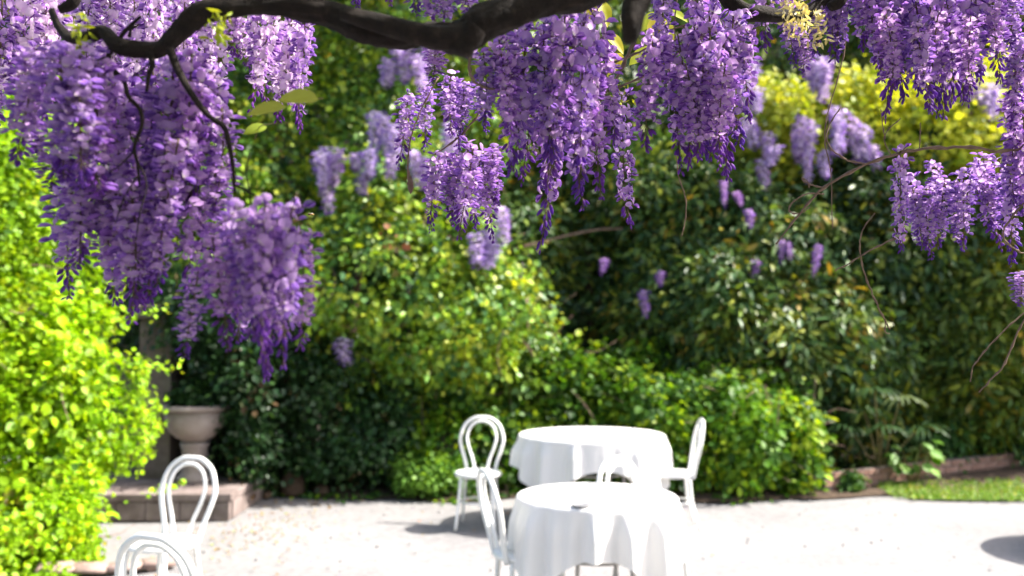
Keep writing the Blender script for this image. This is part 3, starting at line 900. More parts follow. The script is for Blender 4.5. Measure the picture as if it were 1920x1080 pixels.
def chair_proto():
    V, Fs = lathe([(0.17, 0.422), (0.192, 0.426), (0.20, 0.437), (0.20, 0.449), (0.192, 0.459), (0.17, 0.4625), (0.10, 0.457), (0.02, 0.455)], 40)
    PC["seat"] = [(pymesh("seat", V, Fs, M_paint, True))]
    mb = MB(); mb.add(tube(catmull(loop_pts(0.118, 0.188, 0.42, 0.715, 0.892, 0.20, 0.165), 6), 0.0145, 10))
    PC["back_frame"] = [pymesh("back_frame", mb.V, mb.F, M_paint, True)]
    mb = MB(); mb.add(tube(catmull(loop_pts(0.052, 0.128, 0.45, 0.725, 0.860, 0.20, 0.158), 6), 0.012, 10))
    PC["back_loop"] = [pymesh("back_loop", mb.V, mb.F, M_paint, True)]
    PC["leg"] = []
    for sx in (-1, 1):
        for sy in (-1, 1):
            P = catmull([(sx * 0.125, sy * 0.135, 0.424), (sx * 0.142, sy * 0.155, 0.22), (sx * 0.165, sy * (0.18 if sy < 0 else 0.215), 0.0)], 5)
            mb = MB(); mb.add(tube(P, np.linspace(0.0155, 0.011, len(P)), 9)); PC["leg"].append(pymesh("leg", mb.V, mb.F, M_paint, True))
    a = np.linspace(0, 2 * math.pi, 41)[:-1]
    mb = MB(); mb.add(tube(np.stack([0.158 * np.cos(a), 0.162 * np.sin(a), np.full(40, 0.215)], 1), 0.009, 7, closed=True))
    PC["stretcher"] = [pymesh("stretcher", mb.V, mb.F, M_paint, True)]


chair_proto()
proto = None


def chair(x, y, face, label):
    """face: the direction (degrees, 0 = +x, 90 = away from the camera) the sitter would look"""
    global proto
    rz = R(face + 90)
    if proto is None:
        proto = empty("bentwood_chair", (x, y, 0), rz)
        for nm, ms_ in PC.items():
            for me in ms_: link(nm, me, proto)
        root = proto
    else:
        root = proto.copy(); C.objects.link(root)
        root.location = (x, y, 0); root.rotation_euler = (0, 0, rz)
        for ch in list(proto.children):
            c = ch.copy(); C.objects.link(c); c.parent = root
    return tag(root, label, "chair", "white bentwood cafe chairs on the gravel")


chair(at(898, 0, 8.15).x, 8.15, -96, "white bentwood chair facing forward with its loop back seen whole, left of the far table")
chair(at(1252, 0, 8.15).x, 8.15, 178, "white bentwood chair seen from the side at the right of the far table")
chair(0.095, 5.27, 17, "white bentwood chair turned sideways at the left of the nearer table")
chair(at(1202, 0, 5.8).x, 5.53, -46, "white bentwood chair tucked between the two tables so only its loop shows")
chair(at(320, 0, 5.5).x, 5.50, -109, "white bentwood chair with round seat showing in front of the stone step")
chair(-1.22, 3.79, 67, "nearest white bentwood chair, cut off by the bottom edge below its loop back")


# ------------------------------------------------------------------ wisteria
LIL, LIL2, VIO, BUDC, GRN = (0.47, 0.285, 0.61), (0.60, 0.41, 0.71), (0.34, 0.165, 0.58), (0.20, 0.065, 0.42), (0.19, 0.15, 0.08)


def floret(seed, op=1.0):
    """one pea-shaped flower: stalk, broad upright banner petal, two wings and a keel; grows along +x"""
    r0 = np.random.default_rng(seed)
    V, T, c = [], [], []

    def tri(a): T.extend(a)
    # stalk
    n = len(V)
    for x_, z_, rr in ((0, 0, 0.0007), (0.013, 0.0005, 0.0006)):
        for k in range(3):
            a = 2.094 * k
            V.append((x_, rr * math.cos(a), z_ + rr * math.sin(a))); c.append(GRN)
    for k in range(3):
        k2 = (k + 1) % 3
        tri([(n + k, n + k2, n + 3 + k2), (n + k, n + 3 + k2, n + 3 + k)])
    # calyx bump
    n = len(V)
    V += [(0.0125, 0, 0.003), (0.0125, 0.0026, -0.001), (0.0125, -0.0026, -0.001), (0.017, 0, 0.0)]
    c += [(0.22, 0.10, 0.25)] * 4
    tri([(n, n + 1, n + 3), (n + 1, n + 2, n + 3), (n + 2, n, n + 3)])
    # banner
    n = len(V)
    nu, nv = 5, 4
    wid = 0.0105 * op * r0.uniform(0.92, 1.08)
    back = r0.uniform(0.002, 0.006)
    for iv in range(nv):
        v = iv / (nv - 1)
        prof = (0.35, 0.86, 1.0, 0.66)[iv]
        for iu in range(nu):
            u = iu / (nu - 1) * 2 - 1
            y_ = u * wid * prof
            z_ = 0.0005 + 0.0185 * op * v - 0.0024 * u * u * v + (0.0018 * (1 - abs(u) * 2) if False else 0) - (0.0016 * (1 - abs(u)) if iv == 3 else 0)
            x_ = 0.0145 + 0.004 * v - back * u * u * prof - 0.0045 * v * v + r0.normal() * 0.0004
            V.append((x_, y_, z_))
            k = 0.25 + 0.75 * abs(u)
            col = np.array(LIL) * k + np.array(LIL2) * (1 - k)
            if iv == 0: col = np.array((0.62, 0.60, 0.50))
            c.append(tuple(col))
    for iv in range(nv - 1):
        for iu in range(nu - 1):
            a = n + iv * nu + iu
            tri([(a, a + 1, a + nu + 1), (a, a + nu + 1, a + nu)])
    # wings
    for s in (-1, 1):
        n = len(V)
        for i, (x_, z_, h) in enumerate(((0.0155, 0.0, 0.0015), (0.021, 0.0, 0.0042), (0.0265, -0.002, 0.0042), (0.030, -0.005, 0.001))):
            sp = (0.001, 0.0032, 0.0034, 0.0012)[i] * s
            V += [(x_, sp, z_ + h), (x_, sp * 1.5, z_ - h * 0.5)]
            c += [VIO, tuple(np.array(VIO) * 0.85)]
        for i in range(3):
            a = n + 2 * i
            tri([(a, a + 1, a + 3), (a, a + 3, a + 2)])
    # keel
    n = len(V)
    V += [(0.0155, 0, -0.001), (0.022, 0.0016, -0.004), (0.022, -0.0016, -0.004), (0.0295, 0, -0.003), (0.022, 0, 0.001)]
    c += [BUDC] * 5
    tri([(n, n + 1, n + 4), (n + 4, n + 1, n + 3), (n, n + 4, n + 2), (n + 4, n + 3, n + 2), (n, n + 2, n + 1), (n + 1, n + 2, n + 3)])
    V = np.array(V)
    return V, np.array(T), np.concatenate([np.array(c), np.ones((len(V), 1))], 1)


def bud(seed):
    V, T, c = [], [], []
    rings = ((0.0, 0.0006), (0.010, 0.0006), (0.012, 0.0022), (0.017, 0.0036), (0.022, 0.0030), (0.026, 0.0006))
    for i, (x_, rr) in enumerate(rings):
        for k in range(5):
            a = 1.2566 * k
            V.append((x_, rr * 0.8 * math.cos(a), rr * 1.25 * math.sin(a) - 0.08 * max(0, x_ - 0.012)))
            c.append(GRN if i < 2 else ((0.20, 0.08, 0.24) if i == 2 else BUDC))
    for i in range(len(rings) - 1):
        for k in range(5):
            k2 = (k + 1) % 5
            T += [(i * 5 + k, i * 5 + k2, i * 5 + 5 + k2), (i * 5 + k, i * 5 + 5 + k2, i * 5 + 5 + k)]
    V = np.array(V)
    return V, np.array(T), np.concatenate([np.array(c), np.ones((len(V), 1))], 1)


FLO = [floret(i, (1.0, 0.95, 1.05, 0.9, 1.0, 0.8)[i]) for i in range(6)]
BUD = [bud(0)]
FLO_ME = [trimesh("floret", *f[:2], M_petal, f[2]) for f in FLO]


def shape_raceme(seed, L=0.28, n=76, budfrom=0.70, wide=1.0):
    """placements along a hanging stalk: returns stalk points and (kind, index, 4x4 matrix) list"""
    r0 = np.random.default_rng(seed)
    ph = r0.uniform(0, 6.28, 2)
    zs = np.linspace(0, -L, 12)
    bendx = 0.012 * np.sin(np.linspace(0, 2.2, 12) + ph[0]) - 0.012 * math.sin(ph[0])
    bendy = 0.012 * np.sin(np.linspace(0, 1.9, 12) + ph[1]) - 0.012 * math.sin(ph[1])
    P = np.stack([bendx, bendy, zs], 1)
    items = []
    for i in range(n):
        t_ = 0.04 + 0.95 * (i / (n - 1)) ** 0.92
        az = i * 2.39996 + r0.normal() * 0.3
        pos = np.array([np.interp(t_, np.linspace(0, 1, 12), P[:, k]) for k in range(3)])
        isb = t_ > budfrom + r0.normal() * 0.05
        size = (1.12 - 0.30 * t_) * r0.uniform(0.78, 1.2) * wide
        down = 0.10 + 0.35 * t_ + r0.normal() * 0.42
        if isb:
            down = 0.65 + 0.5 * t_ + r0.normal() * 0.2
            if r0.random() < 0.30: continue
            size *= 1.18 - 0.5 * max(0, (t_ - budfrom) / (1 - budfrom))
        if t_ < 0.12: down -= 0.35
        M = Matrix.Translation(pos) @ Matrix.Rotation(az, 4, 'Z') @ Matrix.Rotation(down, 4, 'Y') @ Matrix.Rotation(r0.normal() * 0.7, 4, 'X') @ Matrix.Diagonal((size * (1.0 + 0.25 * (1 - t_) + (0.2 if isb else 0)), size, size, 1))
        items.append(('b', 0, M) if isb else ('f', int(r0.integers(6)), M))
    return P, items


def stalk_arrays(P):
    V, Fq = tube(P, np.linspace(0.0017, 0.0008, len(P)), 5)
    T = []
    for f in Fq:
        for k in range(1, len(f) - 1): T.append((f[0], f[k], f[k + 1]))
    V = np.array(V)
    return V, np.array(T), tint_of(V, GRN)


def xf(tpl, M):
    m = np.array(M)
    return tpl[0] @ m[:3, :3].T + m[:3, 3], tpl[1], tpl[2]


def raceme_mesh(seed, **kw):
    P, items = shape_raceme(seed, **kw)
    parts = [stalk_arrays(P)] + [xf(FLO[i] if k == 'f' else BUD[0], M) for k, i, M in items]
    V, T, c = merge(parts)
    return trimesh("raceme", V, T, M_petal, c)


VAR_L = 0.28
_keep = (LIL, LIL2, VIO, BUDC, FLO, BUD)
LIL, LIL2, VIO, BUDC = (0.72, 0.55, 0.76), (0.83, 0.71, 0.85), (0.44, 0.24, 0.64), (0.18, 0.04, 0.36)     # petals lightened to stand in for sunlight on the top left vine
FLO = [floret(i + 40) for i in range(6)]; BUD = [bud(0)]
SUN_PALED = [raceme_mesh(600 + i, n=84, budfrom=0.76) for i in range(5)]
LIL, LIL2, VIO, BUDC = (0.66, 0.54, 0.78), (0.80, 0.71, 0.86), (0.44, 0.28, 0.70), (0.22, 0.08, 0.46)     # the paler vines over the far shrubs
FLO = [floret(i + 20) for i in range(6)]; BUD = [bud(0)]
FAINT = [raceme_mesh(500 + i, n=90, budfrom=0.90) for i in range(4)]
LIL, LIL2, VIO, BUDC, FLO, BUD = _keep
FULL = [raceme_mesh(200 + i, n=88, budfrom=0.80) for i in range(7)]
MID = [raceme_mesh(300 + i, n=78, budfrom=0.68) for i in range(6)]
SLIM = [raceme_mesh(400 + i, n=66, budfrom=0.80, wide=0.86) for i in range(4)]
HERO_COUNT = [0]


def raceme(parent, px, top, bot, Y, kind='m', w=None, hero=False):
    """a raceme hanging from picture height top to bot at depth Y"""
    a = at(px, top, Y); b_ = at(px, bot, Y)
    L = (a - b_).length
    sz = L / VAR_L
    sxy = w if w else min(max(0.55 + 0.45 * sz, 0.75), 1.25)
    rot = (random.uniform(-.10, .10), random.uniform(-.10, .10), random.uniform(0, 6.28))
    base = parent.location
    if hero:
        sd = random.randrange(10000)
        P, items = shape_raceme(sd, n=74, budfrom=0.86 if kind == 's' else 0.66, wide=0.9 if kind == 's' else 1.0)
        parts = [stalk_arrays(P)] + [xf(BUD[0], M) for k, i, M in items if k == 'b']
        V, T, c = merge(parts)
        o = link("raceme", trimesh("raceme", V, T, M_petal, c), parent)
        for k, i, M in items:
            if k == 'f':
                fo = link("floret", FLO_ME[i], o); fo.matrix_local = M; HERO_COUNT[0] += 1
    else:
        me = random.choice({'f': FULL, 'm': MID, 's': SLIM, 'p': FAINT, 'q': SUN_PALED}[kind])
        o = link("raceme", me, parent)
    o.location = a - base
    o.rotation_euler = rot
    o.scale = (sxy, sxy, sz)
    return o


def branch(parent, name, pts, m, sides=8, knobs=0.1, sub=6, seed=0):
    """pts: (px, py, thickness px, Y)"""
    P = catmull([at(x, y, Y) for x, y, _, Y in pts], sub)
    rr = np.interp(np.linspace(0, len(pts) - 1, len(P)), range(len(pts)), [t_ / F_PX * Y / 2 for _, _, t_, Y in pts])
    if m is M_twig:                                   # little kinks and swollen nodes
        r0 = np.random.default_rng(len(P) * 7 + int(abs(P[0][0]) * 1e4))
        P = P + r0.normal(size=P.shape) * (0.55 * rr)[:, None] * np.linspace(0.3, 1, len(P))[:, None]
        rr = rr * np.where(np.arange(len(P)) % 4 == 0, 1.5, 0.92)
    if sides > 14: rr = rr * 0.92
    mb = MB(); mb.add(tube(P, rr, sides, knobs=knobs * (1.7 if sides > 9 else 1), seed=seed))
    return mb.build(name, m, parent, parent.location)


# --- main vine with the thick dark branch and the near clusters
va = tag(empty("wisteria_vine", at(870, 75, 1.35)), "old wisteria vine with a thick dark gnarled branch and shaded purple blooms across the top", "wisteria")
Yb = 1.32
branch(va, "branch", [(98, 20, 14, 1.40), (110, 50, 17, 1.38), (135, 72, 22, 1.36), (165, 70, 27, 1.35), (192, 60, 27, 1.34), (215, 82, 30, Yb), (255, 93, 35, Yb), (300, 90, 36, Yb), (330, 68, 38, Yb), (362, 34, 44, Yb), (410, 16, 44, Yb), (480, 11, 42, Yb), (555, 14, 47, Yb), (620, 30, 52, Yb),
                      (690, 54, 58, 1.30), (745, 68, 58, 1.30), (800, 64, 46, 1.30), (850, 72, 62, 1.30), (900, 48, 72, 1.30), (960, 22, 70, 1.30), (1030, 2, 66, 1.30), (1110, -25, 70, 1.3), (1250, -80, 74, 1.3), (1500, -190, 80, 1.3)], M_bark, 28, 0.10, 8, 3)
branch(va, "branch", [(890, 52, 50, 1.27), (872, 78, 52, 1.27), (868, 98, 40, 1.27), (866, 106, 18, 1.27)], M_bark, 12, 0.12, 6, 5)
branch(va, "branch", [(640, 24, 30, 1.27), (700, 40, 40, 1.27), (760, 60, 40, 1.27), (830, 68, 44, 1.27), (885, 62, 40, 1.27)], M_bark, 12, 0.12, 6, 6)
branch(va, "branch", [(1215, -60, 52, 1.15), (1196, -10, 48, 1.15), (1186, 40, 44, 1.15), (1180, 72, 34, 1.15), (1178, 82, 12, 1.15)], M_bark, 12, 0.14, 6, 7)
branch(va, "branch", [(205, 92, 11, 1.32), (206, 122, 10, 1.32), (232, 152, 10, 1.32), (240, 180, 9, 1.31), (262, 205, 9, 1.31), (266, 235, 8, 1.31), (252, 275, 7, 1.31), (258, 310, 6, 1.31), (262, 350, 4, 1.31)], M_bark, 8, 0.12)
branch(va, "branch", [(318, 92, 16, 1.30), (334, 130, 15, 1.30), (352, 165, 13, 1.29), (372, 195, 13, 1.29), (395, 220, 11, 1.29), (420, 238, 11, 1.29), (428, 265, 10, 1.29), (436, 310, 8, 1.29), (440, 360, 5, 1.29)], M_bark, 8, 0.12)
branch(va, "branch", [(280, 98, 14, 1.31), (286, 120, 10, 1.31), (278, 145, 9, 1.31), (275, 172, 6, 1.31)], M_bark, 8, 0.15)
branch(va, "branch", [(222, 80, 9, 1.33), (232, 60, 8, 1.33), (252, 42, 8, 1.33), (264, 30, 6, 1.33)], M_bark, 8, 0.15)
branch(va, "branch", [(243, 70, 8, 1.32), (246, 55, 6, 1.32), (262, 46, 5, 1.32)], M_bark, 7, 0.15)
branch(va, "branch", [(112, 18, 18, 1.42), (128, 12, 22, 1.42), (142, -4, 22, 1.42), (150, -40, 20, 1.42)], M_bark, 8, 0.12)
for pts in ([(250, 285, 4), (225, 310, 3), (205, 322, 3)], [(258, 330, 4), (232, 372, 3), (216, 420, 2.5)], [(290, 110, 4), (262, 135, 4), (246, 145, 3)], [(437, 345, 5), (470, 362, 4), (505, 385, 3)], [(212, 100, 5), (185, 112, 4), (176, 108, 3)],
            [(257, 300, 4), (275, 345, 3), (262, 400, 3), (255, 450, 2)], [(470, 285, 2.5), (462, 320, 2.5), (468, 360, 2), (472, 420, 2)]):
    branch(va, "twig", [(x, y, t_, 1.28) for x, y, t_ in pts], M_bark, 6, 0.1)

near_left = [  # px, top, bottom, Y, kind
    (70, 85, 300, 1.34, 'f'), (110, 80, 330, 1.28, 'f'), (150, 85, 345, 1.26, 'f'), (185, 110, 360, 1.30, 'f'), (215, 130, 400, 1.40, 'f'), (60, 150, 290, 1.42, 'm'),
    (95, 250, 350, 1.40, 'm'), (150, 290, 500, 1.42, 'f'), (140, 330, 560, 1.46, 'm'), (180, 320, 565, 1.42, 'f'), (215, 330, 580, 1.40, 'm'), (245, 350, 605, 1.36, 'm'), (285, 330, 560, 1.42, 'f'),
    (335, 260, 545, 1.34, 'f'), (370, 320, 560, 1.40, 'm'), (360, 100, 400, 1.38, 'f'), (325, 110, 380, 1.40, 'f'), (395, 130, 380, 1.44, 'f'), (415, 200, 400, 1.42, 's'),
    (280, 160, 420, 1.42, 'f'), (240, 180, 430, 1.46, 'f'), (400, 300, 480, 1.42, 's'),
    ]
for a in near_left: raceme(va, *a, w=random.uniform(0.9, 1.15))
for a in [(372, 505, 668, 1.30, 's'), (398, 440, 655, 1.24, 'm'), (452, 385, 640, 1.20, 'f'), (470, 420, 705, 1.26, 'm'), (497, 372, 665, 1.20, 'm'), (520, 400, 712, 1.24, 'm'), (548, 385, 690, 1.22, 'm'), (562, 430, 650, 1.28, 's'),
          (440, 400, 600, 1.33, 'f'), (510, 395, 620, 1.32, 'f'), (480, 440, 640, 1.35, 'f')]: raceme(va, *a, w=random.uniform(0.68, 0.85))

centre = [
    (765, -70, 30, 1.6, 'm'), (800, -80, 55, 1.62, 'f'), (845, -70, 60, 1.60, 'f'), (885, -70, 40, 1.6, 'f'), (815, 85, 150, 1.75, 'm'), (660, -90, 15, 1.8, 'm'), (730, -100, 10, 1.8, 'm'),
    (905, 90, 230, 1.62, 'f'), (935, 70, 260, 1.60, 'f'), (960, 60, 250, 1.66, 'f'), (985, 40, 320, 1.62, 'f'), (1020, 40, 300, 1.60, 'f'), (1060, 20, 340, 1.58, 'f'), (1095, 30, 350, 1.62, 'f'), (1115, 20, 300, 1.70, 'f'),
    (965, 120, 310, 1.74, 'm'), (1000, 150, 340, 1.80, 'm'), (1075, 180, 390, 1.66, 'm'), (1110, 160, 372, 1.74, 'm'), (1130, 80, 260, 1.78, 'f'), (1050, 60, 300, 1.8, 'f'), (940, 100, 250, 1.8, 'f')]
for a in centre: raceme(va, *a)
raceme(va, 1040, 190, 462, 1.86, 'm', 0.95, True)
raceme(va, 1166, 170, 418, 1.98, 's', 1.0, True)
for a in [(765, 175, 310, 2.02, 'm'), (845, 140, 260, 1.98, 'm'), (870, 150, 250, 2.0, 'f'), (900, 160, 250, 2.02, 'm'), (850, 160, 285, 2.04, 'm'), (800, 160, 280, 2.1, 'm')]: raceme(va, *a)
raceme(va, 826, 285, 432, 1.98, 'm', 0.9, True)
raceme(va, 888, 272, 448, 1.96, 'm', 0.98, True)
for a in [(868, 285, 420, 2.02, 'f'), (925, 275, 385, 2.0, 'f'), (905, 280, 425, 2.04, 'f'), (905, 300, 450, 2.0, 'm'), (845, 290, 400, 2.06, 'f')]: raceme(va, *a)
for pts, Y in (([(768, 345, 7), (765, 310, 3), (770, 260, 3), (790, 205, 2.5), (822, 145, 2.5)], 2.0), ([(880, 108, 7), (883, 140, 6), (905, 163, 5), (950, 172, 4)], 1.6), ([(815, 290, 3), (860, 258, 4), (890, 225, 4), (908, 200, 4)], 1.98),
               ([(1130, 175, 4), (1180, 155, 4.5), (1230, 128, 5), (1270, 100, 5), (1345, 38, 6)], 1.9), ([(1125, 190, 4), (1160, 140, 6), (1185, 80, 7), (1195, 20, 8)], 1.9), ([(1130, 125, 4), (1170, 110, 4), (1230, 85, 4), (1290, 70, 5)], 1.95),
               ([(1268, 290, 2), (1272, 330, 2), (1286, 375, 2), (1284, 420, 2), (1278, 442, 2)], 2.0), ([(875, 265, 3), (878, 290, 3), (882, 300, 3)], 1.97)):
    branch(va, "twig", [(x, y, t_, Y) for x, y, t_ in pts], M_twig, 6, 0.08)
V, Fs = lathe([(0.0005, 0), (0.004, 0.006), (0.0065, 0.014), (0.005, 0.026), (0.0018, 0.036), (0.0008, 0.04)], 8)
o = link("seed_pod", pymesh("seed_pod", V, Fs, M_twig, True), va); o.location = at(770, 364, 2.0) - va.location

# --- vine behind it, in the sun at the top left
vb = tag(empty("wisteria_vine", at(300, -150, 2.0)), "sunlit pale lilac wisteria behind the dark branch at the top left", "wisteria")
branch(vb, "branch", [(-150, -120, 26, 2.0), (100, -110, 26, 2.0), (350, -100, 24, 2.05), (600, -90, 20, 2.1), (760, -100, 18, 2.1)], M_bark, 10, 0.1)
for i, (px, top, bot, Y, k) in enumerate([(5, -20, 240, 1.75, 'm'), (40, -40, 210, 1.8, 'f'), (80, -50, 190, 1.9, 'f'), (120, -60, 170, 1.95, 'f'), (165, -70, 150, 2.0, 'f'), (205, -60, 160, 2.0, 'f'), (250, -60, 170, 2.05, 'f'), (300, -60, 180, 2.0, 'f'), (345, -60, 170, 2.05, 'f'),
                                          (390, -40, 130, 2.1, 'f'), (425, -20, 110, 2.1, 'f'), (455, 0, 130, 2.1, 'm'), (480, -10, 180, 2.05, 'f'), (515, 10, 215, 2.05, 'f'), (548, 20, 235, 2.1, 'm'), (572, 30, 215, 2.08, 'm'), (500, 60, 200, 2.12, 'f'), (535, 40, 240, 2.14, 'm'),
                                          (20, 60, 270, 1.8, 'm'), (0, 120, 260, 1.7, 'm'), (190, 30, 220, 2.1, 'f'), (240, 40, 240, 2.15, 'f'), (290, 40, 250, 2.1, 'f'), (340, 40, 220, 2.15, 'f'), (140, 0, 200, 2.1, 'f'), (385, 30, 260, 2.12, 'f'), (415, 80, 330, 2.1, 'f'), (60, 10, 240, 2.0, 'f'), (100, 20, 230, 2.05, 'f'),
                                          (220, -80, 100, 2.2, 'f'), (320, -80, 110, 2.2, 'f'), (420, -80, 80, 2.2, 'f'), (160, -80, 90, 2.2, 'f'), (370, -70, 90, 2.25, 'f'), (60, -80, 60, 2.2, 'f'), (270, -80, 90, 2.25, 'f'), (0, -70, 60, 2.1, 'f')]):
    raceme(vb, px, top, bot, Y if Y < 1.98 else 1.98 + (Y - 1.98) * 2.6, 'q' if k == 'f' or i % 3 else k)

# --- vine to the right with thin twigs
vc = tag(empty("wisteria_vine", at(1560, -60, 1.95)), "wisteria on the right with thin curling twigs and deep violet hanging blooms", "wisteria")
branch(vc, "branch", [(1290, -90, 24, 1.9), (1345, -25, 26, 1.9), (1375, 8, 32, 1.9), (1410, 24, 34, 1.9), (1450, 30, 30, 1.9), (1500, 26, 26, 1.92), (1545, 4, 24, 1.95), (1570, -30, 24, 1.95), (1700, -80, 26, 1.95), (2000, -110, 26, 1.95)], M_bark, 12, 0.14, 6, 9)
branch(vc, "branch", [(1556, 14, 18, 1.9), (1572, 2, 26, 1.9), (1590, -30, 24, 1.9)], M_bark, 9, 0.14, 6, 8)
for a in [(1225, 60, 280, 1.78, 'f'), (1245, 80, 325, 1.84, 'm'), (1270, 60, 310, 1.80, 'f'), (1300, 40, 300, 1.82, 'f'), (1330, 30, 330, 1.78, 'm'), (1355, 60, 335, 1.82, 'm'), (1375, 30, 270, 1.84, 'f'), (1395, 20, 230, 1.86, 'm'), (1320, 100, 290, 1.74, 'f'), (1285, 120, 300, 1.74, 'f'), (1360, 120, 310, 1.72, 'm'), (1250, -40, 140, 1.9, 'f'), (1300, -50, 120, 1.95, 'm'), (1350, -60, 100, 2.0, 'f'),
          (1430, -60, 100, 1.98, 'm'), (1480, 20, 130, 2.0, 'm'), (1500, 60, 145, 2.0, 'm'), (1470, -50, 70, 2.0, 'm'), (1530, -60, 100, 1.95, 'f'), (1560, -50, 100, 1.95, 'm'), (1590, -60, 110, 1.95, 'f'), (1620, -40, 130, 1.95, 'f'), (1650, -40, 190, 1.95, 'f'), (1680, -20, 215, 1.95, 'm'), (1710, -30, 225, 1.95, 'm'), (1740, -20, 225, 1.95, 'm'), (1770, -40, 200, 1.95, 'f'), (1800, -30, 195, 1.97, 'm'), (1830, -30, 190, 1.97, 'm'), (1860, -20, 160, 1.97, 'm'),
          (1640, -60, 150, 2.05, 'f'), (1670, -60, 160, 2.05, 'f'), (1700, -60, 170, 2.05, 'f'), (1740, -60, 170, 2.08, 'f'), (1780, -60, 160, 2.08, 'f'), (1820, -60, 150, 2.08, 'f'), (1600, -70, 90, 2.05, 'f'), (1550, -70, 80, 2.05, 'f'), (1870, -60, 110, 2.08, 'f'), (1760, 20, 205, 1.88, 'm'), (1720, 40, 215, 1.86, 'm'), (1660, 20, 180, 1.88, 'f'), (1820, 30, 170, 1.88, 'f'),
          (1905, -40, 90, 2.0, 'f'), (1905, 60, 200, 2.0, 'm'), (1925, 80, 240, 2.0, 'f'), (1895, 180, 330, 2.05, 'f'), (1918, 200, 420, 2.0, 'f'), (1900, 250, 380, 2.02, 'f'), (1893, 320, 495, 2.05, 'm'), (1935, 280, 420, 2.05, 'f'),
(1706, 330, 470, 2.12, 'm'), (1738, 352, 486, 2.1, 'm'), (1752, 300, 420, 2.16, 's'), (1772, 335, 462, 2.12, 'f'), (1806, 318, 468, 2.1, 'f'), (1835, 300, 470, 2.14, 'm'), (1862, 335, 436, 2.12, 'm'), (1792, 345, 450, 2.18, 'm'), (1845, 290, 380, 2.2, 'm'), (1720, 380, 465, 2.18, 'f'), (1875, 300, 420, 2.15, 's'), (1915, 510, 575, 2.05, 'f')]:
    raceme(vc, *a)
raceme(vc, 1688, 280, 468, 2.0, 's', 0.7, True)
for pts in ([(1455, 458, 2.5), (1500, 400, 4), (1545, 352, 5), (1620, 310, 5), (1700, 284, 5.5), (1790, 275, 6), (1880, 284, 6), (1940, 275, 7)], [(1545, 352, 3.5), (1525, 348, 3), (1508, 340, 2.5), (1504, 334, 2.5), (1514, 340, 2), (1518, 352, 2)],
            [(1625, 308, 3.5), (1590, 300, 3.5), (1560, 280, 3), (1549, 255, 2.5), (1560, 225, 2.2), (1578, 200, 2)], [(1545, 364, 2.5), (1515, 363, 2.5), (1490, 376, 2.5), (1479, 392, 2.5), (1488, 400, 2.5), (1505, 398, 2.5), (1518, 388, 2)],
            [(1586, -20, 2.5), (1585, 80, 2.5), (1570, 150, 2.3), (1550, 220, 2.2), (1547, 270, 2.2), (1557, 318, 2), (1560, 400, 1.6), (1561, 430, 1.4)],
            [(1700, 440, 3), (1660, 455, 3), (1620, 476, 2.8), (1590, 495, 2.5), (1565, 507, 2)], [(1640, 400, 1.8), (1618, 430, 2.4), (1612, 465, 2.8), (1620, 510, 3), (1640, 560, 3.2), (1660, 602, 3), (1668, 618, 2.2)],
            [(1660, 600, 2.5), (1660, 622, 2), (1668, 626, 2)], [(1930, 578, 3), (1880, 622, 3), (1845, 660, 3), (1824, 690, 2.6), (1820, 716, 2.2)], [(1932, 580, 3.5), (1905, 630, 3.5), (1885, 680, 3.5), (1860, 710, 3), (1836, 735, 2)],
            [(1930, 370, 4), (1895, 410, 4), (1880, 440, 3.5), (1900, 465, 3), (1930, 480, 3)], [(1660, 260, 2), (1655, 235, 2), (1652, 205, 1.5)], [(1724, 280, 2), (1725, 255, 1.8), (1726, 230, 1.5)], [(1670, 290, 2.2), (1658, 262, 2), (1668, 240, 2), (1690, 222, 1.6)],
            [(1870, 40, 5), (1895, 48, 5), (1940, 38, 6)], [(1885, 52, 4), (1905, 42, 4), (1930, 20, 4)], [(1282, 50, 3), (1290, 90, 3), (1310, 120, 2.5), (1300, 135, 2.5)], [(1230, -10, 3), (1245, 40, 2.6), (1250, 110, 2.2)], [(1270, -10, 3), (1265, 60, 2.5), (1280, 105, 2)],
            [(1300, -20, 3), (1315, 40, 2.5), (1325, 80, 2)], [(1225, 60, 3), (1260, 55, 3), (1320, 30, 3), (1360, -10, 3)]):
    branch(vc, "twig", [(x, y, t_, 2.0) for x, y, t_ in pts], M_twig, 6, 0.08)


def leaflets(parent, px, py, Y, n, spread, size, pal, name="leaf", nrm=(0.1, -0.6, 0.8), axis=(0.9, -0.1, -0.2), seed=0):
    r0 = np.random.default_rng(seed)
    for k in range(n):
        p_ = np.array(at(px + r0.uniform(-spread, spread), py + r0.uniform(-spread, spread) * 0.5, Y)) - np.array(parent.location)
        V, T, c = leaves(p_[None], (np.array(nrm) + r0.normal(size=3) * 0.3)[None], (np.array(axis) + r0.normal(size=3) * 0.35)[None], np.array([size * r0.uniform(0.8, 1.2)]), pick(pal, 1, r0), LEAF_OVAL)
        link(name, trimesh(name, V, T, M_leaf, c), parent)


YG = [(1, (0.34, 0.38, 0.03)), (1, (0.28, 0.36, 0.03))]


